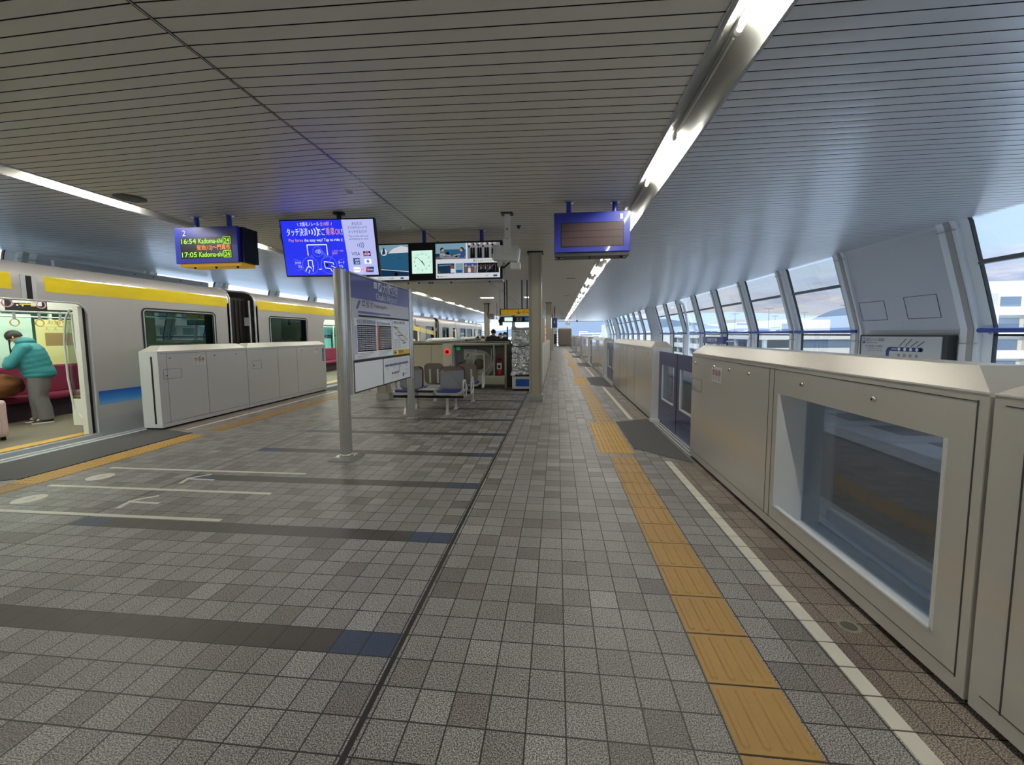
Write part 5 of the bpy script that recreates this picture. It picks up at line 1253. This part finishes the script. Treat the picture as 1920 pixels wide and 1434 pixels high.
def bench_frame(x0, x1, y0, y1, legs, arms, label, tables):
    t = thing('bench_frame', ((x0+x1)/2, (y0+y1)/2, 0), label, 'bench frame')
    b = MB()
    for y in (y0, y1): b.box(x0, x1, y-.025, y+.025, .32, .365, 'black', .004)
    b.build('beam', t)
    for (lx, ly, s) in legs:
        b = MB(); b.prism([(ly-.04*s, .32), (ly+.04*s, .32), (ly+.03*s, .12), (ly+.08*s, 0), (ly-.05*s, 0), (ly-.015*s, .1)], 'x', lx-.02, lx+.02, 'alu'); b.box(lx-.035, lx+.035, ly-.09, ly+.10, 0, .012, 'alu'); b.build('leg', t)
    for (ax, ay, s) in arms:
        b = MB(); pts = [(ax, ay+s*.02, .34), (ax, ay+s*.03, .56), (ax, ay+s*.10, .66), (ax, ay+s*.22, .66), (ax, ay+s*.27, .58), (ax, ay+s*.24, .42), (ax, ay+s*.14, .34)]
        b.tube(pts, .018, 'alu', 8); b.build('armrest', t)
    for (a, c, y, s) in tables:
        b = MB(); b.box(a, c, y, y+s*.36, .47, .49, 'alu', .004); b.box(a+.02, c-.02, y+s*.02, y+s*.34, .39, .47, 'lightgrey'); b.box(a-.01, c+.01, y+s*.36, y+s*.375, .45, .49, 'black'); b.build('table', t)
    return t
bench_frame(-3.2, -1.80, 7.64, 8.26, [(-2.12, 7.64, -1), (-2.11, 8.26, 1), (-2.96, 8.26, 1), (-2.96, 7.64, -1)], [(-1.79, 7.86, -1), (-1.74, 8.05, 1), (-3.22, 7.86, -1)], 'front steel bench frame with armrests and small tables, by the station board', [(-2.68, -2.36, 7.86, -1), (-2.66, -2.37, 7.99, 1)])
seat_unit(-3.17, -2.70, 7.86, -1, 'grey seat with blue cushion facing the camera, partly behind the station board pole', 'waiting seats')
seat_unit(-2.33, -1.84, 7.86, -1, 'grey seat with blue cushion facing the camera, at the armrest end of the bench', 'waiting seats')
seat_unit(-3.15, -2.72, 8.03, 1, 'seat turned away, back to back with the grey seat behind the pole', 'waiting seats')
seat_unit(-2.31, -1.86, 8.03, 1, 'seat turned away, back to back with the armrest-end grey seat', 'waiting seats')
bench_frame(-3.05, -1.70, 9.1, 9.35, [(-1.95, 9.2, 1), (-2.85, 9.2, 1)], [(-1.68, 8.98, 1)], 'rear single-row bench frame, its seats turned away from the camera', [(-2.52, -2.22, 8.95, 1)])
seat_unit(-2.96, -2.53, 8.93, 1, 'seat showing its brown back shell, nearer the train, of the rear bench', 'waiting seats')
seat_unit(-2.19, -1.77, 8.93, 1, 'seat showing its brown back shell, nearer the hose cabinet, of the rear bench', 'waiting seats')

# ================================================================== STAIR ENCLOSURE, FIRE CABINETS
YF = 11.4
t = thing('stair_enclosure', (-2.5, 17, 0), 'cream walled stair enclosure with a chrome handrail behind the benches', 'enclosure')
b = MB(); b.box(-4.35, -3.28, YF+.02, YF+.12, 0, 1.30, 'cream'); b.box(-4.4, -4.3, YF+.02, 23.2, 0, 1.29, 'cream')
b.box(-3.62, -3.615, YF+.015, YF+.02, .0, 1.28, 'column_edge'); b.box(-4.3, -3.3, YF+.015, YF+.02, .58, .584, 'column_edge'); b.box(-1.62, -.53, YF+.45, YF+.6, 0, 1.28, 'vent'); b.build('left_wall', t)
b = MB(); b.box(-.52, -.40, 11.3, 23.3, 0, 1.24, 'gate_w_cap'); b.box(-.402, -.396, 11.3, 23.3, .62, .63, 'white')
for k in range(1, 8): b.box(-.401, -.397, 11.3+k*1.6, 11.305+k*1.6, .02, 1.22, 'grey')
b.box(-.405, -.39, 11.3, 23.3, 0, .08, 'grey'); b.build('right_wall', t)
b = MB(); b.tube([(-4.35, YF+.06, 1.335), (-1.36, YF+.06, 1.335)], .028, 'chrome', 12); b.box(-4.35, -1.36, YF+.02, YF+.12, 1.27, 1.31, 'steel'); b.tube([(-4.35, YF+.06, 1.335), (-4.35, 23.2, 1.335)], .028, 'chrome', 12); b.tube([(-3.3, YF+.2, 1.36), (-3.3, 22, 1.36)], .03, 'chrome', 10); b.tube([(-2.95, YF+1.6, 1.37), (-2.95, 22, 1.37)], .03, 'black', 10); b.build('handrail', t)
t = thing('alarm_cabinet', (-3.13, YF, 0), 'narrow cream cabinet with a glowing red round lamp', 'cabinet')
b = MB(); b.box(-3.28, -2.985, YF-.03, YF+.12, .02, 1.25, 'cream2', .004); b.box(-3.285, -3.28, YF-.02, YF, .02, 1.25, 'column_edge'); b.box(-2.985, -2.975, YF-.02, YF, .02, 1.25, 'gasket'); b.build('body', t)
b = MB(); b.lathe([(.085, .0), (.08, -.012), (.05, -.02)], 'redlamp', (-3.13, YF-.03, 1.07), 24, 'y'); b.lathe([(.06, -.014), (.055, -.03), (0, -.034)], 'red', (-3.13, YF-.03, 1.07), 20, 'y'); b.lathe([(.02, -.03), (.015, -.045), (0, -.05)], 'black', (-3.13, YF-.03, 1.07), 12, 'y'); b.build('red_lamp', t)
b = MB(); b.box(-3.06, -3.03, YF-.045, YF-.03, .60, .68, 'black'); b.build('handle', t)
t = thing('hose_cabinet', (-2.2, YF, 0), 'dark grey fire hose cabinet with a coiled white hose behind glass', 'cabinet')
b = MB(); b.box(-2.97, -1.45, YF+.18, YF+.22, .1, 1.26, 'cab_grey'); b.box(-2.97, -1.45, YF, YF+.2, 1.235, 1.275, 'column_edge'); b.box(-2.97, -1.45, YF, YF+.2, .33, .37, 'cream'); b.box(-2.97, -1.45, YF-.01, YF+.1, .13, .33, 'column'); b.box(-2.97, -1.45, YF+.0, YF+.1, 0, .13, 'vent')
b.box(-2.98, -2.955, YF-.01, YF+.2, .33, 1.26, 'alu'); b.box(-1.795, -1.765, YF-.015, YF+.2, .33, 1.26, 'alu'); b.box(-1.475, -1.445, YF-.01, YF+.2, .02, 1.27, 'cream'); b.box(-2.97, -1.45, YF+.0, YF+.01, 1.20, 1.24, 'gasket'); b.box(-2.97, -1.45, YF-.02, YF, .06, .075, 'gasket'); b.build('body', t)
b = MB()
for k in range(7):
    r = .17+.036*k; b.tube([(-2.22+r*cos(2*pi*j/32), YF+.10, .70+r*sin(2*pi*j/32)) for j in range(32)], .0125, 'hose', 7, closed=True)
b.tube([(-1.86, YF+.08, 1.15), (-1.86, YF+.08, .9), (-1.92, YF+.08, .65), (-2.05, YF+.08, .5), (-2.2, YF+.08, .46)], .016, 'hose', 7); b.build('hose', t)
b = MB(); b.lathe([(0, -.03), (.14, -.03), (.15, .05)], 'vent', (-2.22, YF+.08, .70), 22, 'y'); b.box(-2.40, -2.36, YF+.03, YF+.06, .5, 1.0, 'alu'); b.box(-2.09, -2.05, YF+.03, YF+.06, .3, 1.0, 'alu'); b.box(-2.40, -2.05, YF+.02, YF+.06, .97, 1.01, 'alu'); b.build('reel', t)
b = MB(); f = Fr(b, (-2.97, YF+.175, .33), (1, 0, 0), (0, 0, 1), .002); f.rect(.05, .77, .17, .89, 'green'); f.poly([(.07, .80), (.12, .80), (.12, .86)], 'white', 2); f.rect(.28, .50, .66, .80, 'offwhite'); f.text('消火栓使用法', .33, .74, .035, 'grey', 2, width=.26)
f.disc(.40, .62, .02, 'red', 2); f.disc(.58, .64, .03, 'red', 2); f.line([(.36, .57), (.42, .66)], .02, 'gasket', 2); f.line([(.50, .56), (.50, .64)], .015, 'grey', 2); f.text('消火栓', .72, .64, .06, 'red', 2, width=.3)
f.disc(.20, .36, .07, 'gasket', 2); f.rect(.08, .32, .15, .40, 'red', 2); f.rect(.30, .30, .36, .38, 'red', 2)
f.text('消火器', 1.26, .60, .07, 'red', 2, width=.19); f.rect(1.24, .55, 1.47, .575, 'red', 2); f.text('FIRE', 1.26, .47, .05, 'red', 2, width=.16); b.build('instruction_labels', t)
t = thing('fire_extinguisher', (-1.63, YF+.10, .37), 'red fire extinguisher with a white label standing in the cabinet bay', 'fire extinguisher')
b = MB(); b.lathe([(0, 0), (.07, 0), (.075, .02), (.075, .33), (.06, .40), (.025, .43), (.02, .47), (0, .47)], 'red', (-1.63, YF+.09, .37), 20); b.build('cylinder', t)
b = MB(); b.box(-1.70, -1.56, YF+.008, YF+.014, .56, .74, 'offwhite'); b.box(-1.67, -1.60, YF+.004, YF+.01, .60, .68, 'gasket'); b.build('label_plate', t)
b = MB(); b.tube([(-1.63, YF+.09, .84), (-1.70, YF+.07, .88), (-1.72, YF+.05, .8), (-1.71, YF+.04, .62)], .01, 'black', 6); b.box(-1.68, -1.57, YF+.07, YF+.11, .84, .87, 'black'); b.build('nozzle', t)
# foil-wrapped machine
t = thing('foil_wrapped_machine', (-1.0, 11.1, 0), 'vending machine wrapped in crumpled silver foil beside the near column', 'wrapped machine')
bm = bmesh.new(); bmesh.ops.create_cube(bm, size=1); bmesh.ops.subdivide_edges(bm, edges=bm.edges[:], cuts=34, use_grid_fill=True)
for v in bm.verts:
    p = Vector((-.97+v.co.x*.46, 11.22+v.co.y*.50, 1.05+v.co.z*1.24))
    q = Vector((p.x*5, p.y*5, p.z*3)); n_ = abs(mnoise.noise(q*1.3))*.12+abs(mnoise.noise(q*2.7))*.06+mnoise.noise(q*6)*.02
    waist = .03*math.exp(-((p.z-1.22)/.06)**2)+.02*math.exp(-((p.z-.55)/.05)**2)
    c = Vector((v.co.x, v.co.y, 0)); l = c.length or 1; p += c/l*(n_-waist-.02)
    v.co = p
bm.verts.index_update(); b = MB(); b.add([v.co.copy() for v in bm.verts], [[v.index for v in f_.verts] for f_ in bm.faces], 'foil'); bm.free(); b.build('foil_wrap', t)
b = MB(); b.box(-1.22, -.72, 10.99, 11.44, .06, .40, 'offwhite', .01); b.box(-1.12, -.73, 10.975, 10.99, .13, .33, 'foilblue'); b.box(-1.2, -.74, 11.0, 11.4, 0, .07, 'black'); b.build('base', t)
b = MB(); b.tube([(-1.2, 10.96, .43), (-.98, 10.94, .44), (-.74, 10.96, .43)], .012, 'black', 6); b.tube([(-1.2, 10.96, 1.23), (-.98, 10.95, 1.21), (-.74, 10.96, 1.25)], .012, 'black', 6); b.build('cord', t)
b = MB(); b.tube([(-1.17, 11.05, 1.70), (-.98, 11.03, 1.685), (-.74, 11.05, 1.70)], .045, 'grey', 10); b.ball((-1.17, 11.06, 1.72), .07, 'grey', 12, 8); b.build('top_roll', t)
b = MB(); b.box(-1.445, -1.41, 11.7, 11.74, 1.26, 1.78, 'gasket'); b.build('marker_post', label='thin dark post rising behind the hose cabinet', cat='post')
# yellow hanging sign and dark sign below
t = thing('exit_sign', (-1.5, 14, 2.2), 'hanging yellow way-out sign with a dark arrow, beyond the first column', 'sign')
b = MB(); b.box(-1.93, -.75, 14.0, 14.12, 2.23, 2.41, 'sign_yellow'); b.box(-1.96, -.72, 13.99, 14.13, 2.41, 2.43, 'darkgrey'); b.box(-1.96, -1.93, 13.99, 14.13, 2.22, 2.43, 'darkgrey'); f = Fr(b, (-1.93, 13.998, 2.23), (1, 0, 0), (0, 0, 1))
f.line([(.62, .15), (.62, .04)], .022, 'black', 1); f.line([(.55, .09), (.62, .03), (.69, .09)], .022, 'black', 1); f.text('出口', .74, .05, .085, 'black', 1, width=.17); f.text('Exit', .92, .05, .045, 'black', 1); f.ring(1.06, .10, .03, .012, 'black', 1); b.build('panel', t)
b = MB(); b.box(-1.95, -.72, 14.05, 14.15, 1.98, 2.17, 'black'); f = Fr(b, (-1.95, 14.048, 1.98), (1, 0, 0), (0, 0, 1)); f.rect(.02, .02, .12, .17, 'navy'); f.rect(.14, .03, .42, .16, 'clockface'); f.text('電車', .55, .04, .1, 'lightgrey', 1, width=.2); f.rect(.85, .04, 1.15, .15, 'ad_sea'); b.build('lower_panel', t)
b = MB()
for x in (-1.80, -1.72, -1.2, -1.02): b.tube([(x, 14.06, 2.42), (x, 14.06, ceilz(x))], .02, 'black', 8)
b.build('hanger', t)
t = thing('security_camera', (-3.7, 23.5, 2.4), 'dark ceiling camera on an arm beside the second train-side column', 'camera')
b = MB(); b.tube([(-3.95, 23.5, 3.38), (-3.95, 23.5, 2.95), (-4.0, 23.45, 2.75), (-3.95, 23.4, 2.5), (-3.8, 23.4, 2.48)], .03, 'black', 8); b.build('arm', t); b = MB(); b.box(-3.92, -3.62, 23.2, 23.5, 2.45, 2.75, 'grey', .02); b.build('body', t)
b = MB(); b.box(-3.85, -3.0, 23.6, 23.75, 2.0, 2.42, 'lcd_white'); b.box(-3.35, -3.15, 23.58, 23.6, 2.08, 2.28, 'darkgrey'); b.tube([(-3.5, 23.7, 2.4), (-3.5, 23.7, 3.4)], .02, 'grey', 6)
b.build('notice_lightbox', label='bright white lightbox hanging above the people by the stairs', cat='sign')
b = MB(); b.lathe([(0, -.24), (.05, -.22), (.07, -.16), (.07, -.10), (.03, -.08), (.03, 0)], 'black', (-2.45, 17.5, 2.28), 12); b.tube([(-2.45, 17.5, 2.2), (-2.45, 17.5, ceilz(-2.45))], .015, 'lightgrey', 6)
b.build('dome_camera', label='small dark dome camera on a thin rod over the stairs', cat='camera')
b = MB(); b.lathe([(0, -.09), (.07, -.08), (.1, -.03), (.11, 0)], 'offwhite', (-2.25, 17.6, ceilz(-2.25)), 16); b.lathe([(0, -.11), (.04, -.10), (.05, -.08)], 'black', (-2.25, 17.6, ceilz(-2.25)), 12)
b.build('dome_camera', label='white ceiling dome camera with a dark lens on the centre seam', cat='camera')

# things past the first column on the right: small screen, snack shelf, kiosk
t = thing('snack_machine', (-.62, 20, .9), 'vending shelf with orange and brown products behind the near column', 'vending machine')
b = MB(); b.box(-.98, -.56, 19.0, 21.0, 0, 2.3, 'cream', .01); f = Fr(b, (-.558, 19.05, .9), (0, 1, 0), (0, 0, 1), .002)
for i in range(5): f.rect(.05, .15+i*.2, 1.8, .28+i*.2, 'snack1' if i % 2 else 'snack2'); f.rect(.02, .11+i*.2, 1.85, .14+i*.2, 'white', 2)
f.rect(.3, 1.22, 1.3, 1.38, 'lcd_lilac'); b.build('cabinet', t)
t = thing('waiting_sign', (-.2, 27, 2.4), 'dark blue and white hanging sign beyond the second window-side column', 'sign')
b = MB(); b.box(-.33, .02, 27.0, 27.15, 1.98, 2.62, 'navy'); b.box(-.62, -.34, 27.0, 27.15, 1.95, 2.62, 'clockface'); f = Fr(b, (-.33, 26.99, 1.98), (1, 0, 0), (0, 0, 1)); f.text('3', .12, .3, .16, 'white'); b.build('panel', t)
b = MB(); b.tube([(-.15, 27.07, 2.6), (-.15, 27.07, 3.36)], .03, 'black', 8); b.tube([(-.5, 27.07, 2.6), (-.5, 27.07, 3.36)], .03, 'black', 8); b.build('hanger', t)
t = thing('platform_sign', (1.0, 34, 2.4), 'small white sign on a thin frame hanging near the far end', 'sign')
b = MB(); b.box(.75, 1.05, 34, 34.05, 2.35, 2.62, 'black'); b.box(.78, 1.02, 33.99, 34, 2.38, 2.59, 'white'); f = Fr(b, (.78, 33.98, 2.38), (1, 0, 0), (0, 0, 1)); f.text('5', .08, .05, .12, 'black'); b.build('panel', t)
b = MB(); b.tube([(.25, 34, 2.85), (1.2, 34, 2.85)], .02, 'black', 6); b.tube([(.4, 34, 2.85), (.4, 34, 3.37)], .015, 'grey', 6); b.tube([(.9, 34, 2.6), (.9, 34, 3.37)], .015, 'grey', 6); b.build('hanger', t)
b = MB(); b.tube([(1.35, 28, 3.35), (1.35, 28, 2.5)], .012, 'grey', 6); b.lathe([(0, -.12), (.06, -.10), (.07, -.03), (.02, 0)], 'black', (1.35, 28, 2.5), 12)
b.build('hanging_camera', label='small dark camera on a rod under the window-side trough', cat='camera')
t = thing('covered_trolley', (.95, 52.5, 0), 'tall object under a brown-grey cover standing at the far platform end', 'covered object')
b = MB(); b.box(.15, 1.85, 51.8, 53.2, .05, 2.35, 'concrete', .25)
for v in b.v: v += Vector((mnoise.noise(v*2)*.06, 0, mnoise.noise(v*3)*.05))
b.mats = ['shell']; b.build('cover', t); b = MB()
for x in (.3, 1.7): b.lathe([(0, -.03), (.06, -.03), (.06, .03), (0, .03)], 'black', (x, 51.9, .06), 10, 'x')
b.build('castors', t)
b = MB(); b.box(-.45, .0, 53, 53.4, 0, 2.45, 'cream2', .02); b.box(-.4, -.05, 52.98, 53, .3, 1.6, 'darkgrey'); b.ball((-.2, 52.97, 1.9), .05, 'black', 8, 6)
b.build('kiosk_cabinet', label='cream cabinet with a dark lower door at the far platform end', cat='cabinet')

# ================================================================== OUTSIDE
def ridge(name, pts, dist_fn, mat, zb=-60, depth=250):
    b = MB(); n = len(pts); vs = []
    for (a, h) in pts:
        d = dist_fn(a); x, y = d*sin(a), d*cos(a); vs.append((x, y, h)); 
    for (a, h) in pts:
        d = dist_fn(a)*.8; vs.append((d*sin(a), d*cos(a), zb))
    for (a, h) in pts:
        d = dist_fn(a)*1.2; vs.append((d*sin(a), d*cos(a), zb))
    fs = [(i, i+1, n+i+1, n+i) for i in range(n-1)]+[(i, 2*n+i, 2*n+i+1, i+1) for i in range(n-1)]
    b.add(vs, fs, mat, True); struct(b, name)
def hgt(a, base, bumps):
    return base+sum(h*math.exp(-((math.degrees(a)-c)/w)**2) for c, w, h in bumps)+mnoise.noise(Vector((a*30, 0, 0)))*12+mnoise.noise(Vector((a*90, 3, 0)))*5
A = [radians(-75+i*.6) for i in range(250)]
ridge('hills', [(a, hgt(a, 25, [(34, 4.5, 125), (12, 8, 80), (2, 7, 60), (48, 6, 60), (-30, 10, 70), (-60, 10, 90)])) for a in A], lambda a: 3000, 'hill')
ridge('hills_far', [(a, hgt(a, 120, [(20, 12, 120), (5, 5, 110), (-8, 8, 90), (60, 10, 80)])) for a in A], lambda a: 5200, 'hazy_farhill')
b = MB(); b.add([(-4000, -600, -14), (4000, -600, -14), (4000, 6000, -14), (-4000, 6000, -14)], [(0, 1, 2, 3)], 'asphalt'); struct(b, 'ground')
# car park building beyond the windows
t = thing('car_park', (60, 70, -14), 'long white multi-level car park seen through the slanted windows', 'building')
b = MB(); x0, x1, ya, yb = 38., 68., 80., 215.
for z in (-11, -8, -5, -2, .9):
    b.box(x0, x1, ya, yb, z-.5, z, 'deck'); b.box(x0-.3, x0, ya, yb, z-.6, z+.75, 'bldg'); b.box(x0-.3, x1, ya-.3, ya, z-.6, z+.75, 'bldg')
b.build('decks', t)
b = MB()
for k in range(25):
    b.box(x0+.2, x0+.8, ya+k*6, ya+k*6+.6, -14, .6, 'bldg_b')
b.build('pillars', t); b = MB(); b.box(x0+6, x1-.5, ya+.5, yb-.5, -13.5, .3, 'bldg_win'); b.build('inner_wall', t)
b = MB(); b.box(46, 52, 84, 90, .9, 4.0, 'bldg'); b.box(45.9, 46, 85, 89, 1.6, 3.4, 'bldg_win'); b.build('stair_tower', t)
src = None
for i in range(26):
    x, y = 41.5+(i % 3)*8+random.random(), 93+i*4.3
    lb = 'parked car on the roof of the car park'
    if src is None:
        src = thing('parked_car', (x, y, .9), lb, 'car', 'cars parked on the roof deck'); cx, cy = x, y
        b = MB(); b.prism([(x-2.2, 1.15), (x+2.2, 1.15), (x+2.2, 1.65), (x+1.4, 1.75), (x+.8, 2.25), (x-.9, 2.25), (x-1.6, 1.75), (x-2.2, 1.6)], 'y', y-.85, y+.85, 'carpaint'); b.build('body', src)
        b = MB(); b.prism([(x+1.25, 1.76), (x+.76, 2.18), (x-.85, 2.18), (x-1.4, 1.76)], 'y', y-.86, y+.86, 'bldg_win'); b.build('glazing', src)
        for wx in (x-1.4, x+1.4):
            for wy in (y-.8, y+.8): b = MB(); b.lathe([(0, -.1), (.33, -.1), (.33, .1), (0, .1)], 'black', (wx, wy, 1.23), 12, 'y'); b.build('wheel', src)
    else: copy_tree(src, (x-cx, y-cy, 0))
src = None
lamps = [(44.5, 91.5), (60.5, 84), (47, 114), (62, 110), (46.5, 140), (54, 83), (55, 165), (66, 132)]
for i, (x, y) in enumerate(lamps):
    if src is None:
        src = thing('light_pole', (x, y, .9), 'tall double-headed light pole on the car park roof', 'lamp post', 'light poles on the car park roof'); cx, cy = x, y
        b = MB(); b.tube([(x, y, .9), (x, y, 6.6)], [.10, .06], 'grey', 8); b.build('pole', src); b = MB(); b.box(x-.9, x+.9, y-.12, y+.12, 6.55, 6.68, 'grey'); b.build('lamp_head', src)
    else: copy_tree(src, (x-cx, y-cy, 0))
# apartment block at the right edge
t = thing('apartment_block', (75, 78, -14), 'cream apartment block with rows of balconies at the right edge', 'building')
ax, ay = 58., 62.; b = MB(); b.box(ax, ax+50, ay, ay+14, -14, 6.4, 'bldg'); b.box(ax+1, ax+12, ay+3, ay+9, 6.4, 8.6, 'bldg'); b.build('wall', t)
b = MB()
for fl in range(6):
    z = -10.6+fl*2.9
    for k in range(12):
        y_ = ay+1+k*1.1
    b.box(ax-1.2, ax, ay, ay+14, z-.2, z+.9, 'bldg'); b.box(ax-1.2, ax+50, ay-1.2, ay, z-.2, z+.9, 'bldg')
b.build('balcony_fronts', t)
for fl in range(6):
    z = -10.6+fl*2.9
    b = MB()
    for k in range(3): b.box(ax-.08, ax+.02, ay+1+k*4.6, ay+4.2+k*4.6, z+.9, z+2.3, 'bldg_win')
    for k in range(11): b.box(ax+.8+k*4.5, ax+4+k*4.5, ay-.08, ay+.02, z+.9, z+2.3, 'bldg_win'); b.box(ax+.1+k*4.5, ax+.4+k*4.5, ay-1.2, ay, z+.9, z+2.7, 'bldg')
    b.build('window_row', t)
# distant town at the end of the platform
src = None
rnd = random.Random(3); placed = []
for i in range(46):
    a = radians(rnd.uniform(-22, 52)); d = rnd.uniform(260, 900); w_, dp, hh = rnd.uniform(12, 40), rnd.uniform(12, 25), rnd.uniform(8, 30)
    x, y = d*sin(a), d*cos(a)
    if 20 < x+w_ and x < 110 and y < 240: continue
    if any(x < q[1]+2 and x+w_ > q[0]-2 and y < q[3]+2 and y+dp > q[2]-2 for q in placed): continue
    placed.append((x, x+w_, y, y+dp))
    b = MB(); mt = rnd.choice(('bldg', 'bldg', 'bldg_b')); b.box(x, x+w_, y, y+dp, -14, -14+hh, mt)
    for fl in range(int(hh/4)): b.box(x+.8, x+w_-.8, y-.15, y, -12+fl*4, -10.4+fl*4, 'bldg_win')
    b.build('town_building', label='pale building of the distant town below the hills', cat='building', group='distant town buildings')
# far white structures just past the platform end
b = MB(); b.box(8.0, 20, 75, 76, -14, 1.8, 'bldg'); b.box(8, 11, 70, 75, -14, 3.2, 'bldg_b')
b.build('signal_building', label='low white railway building just past the platform end', cat='building')
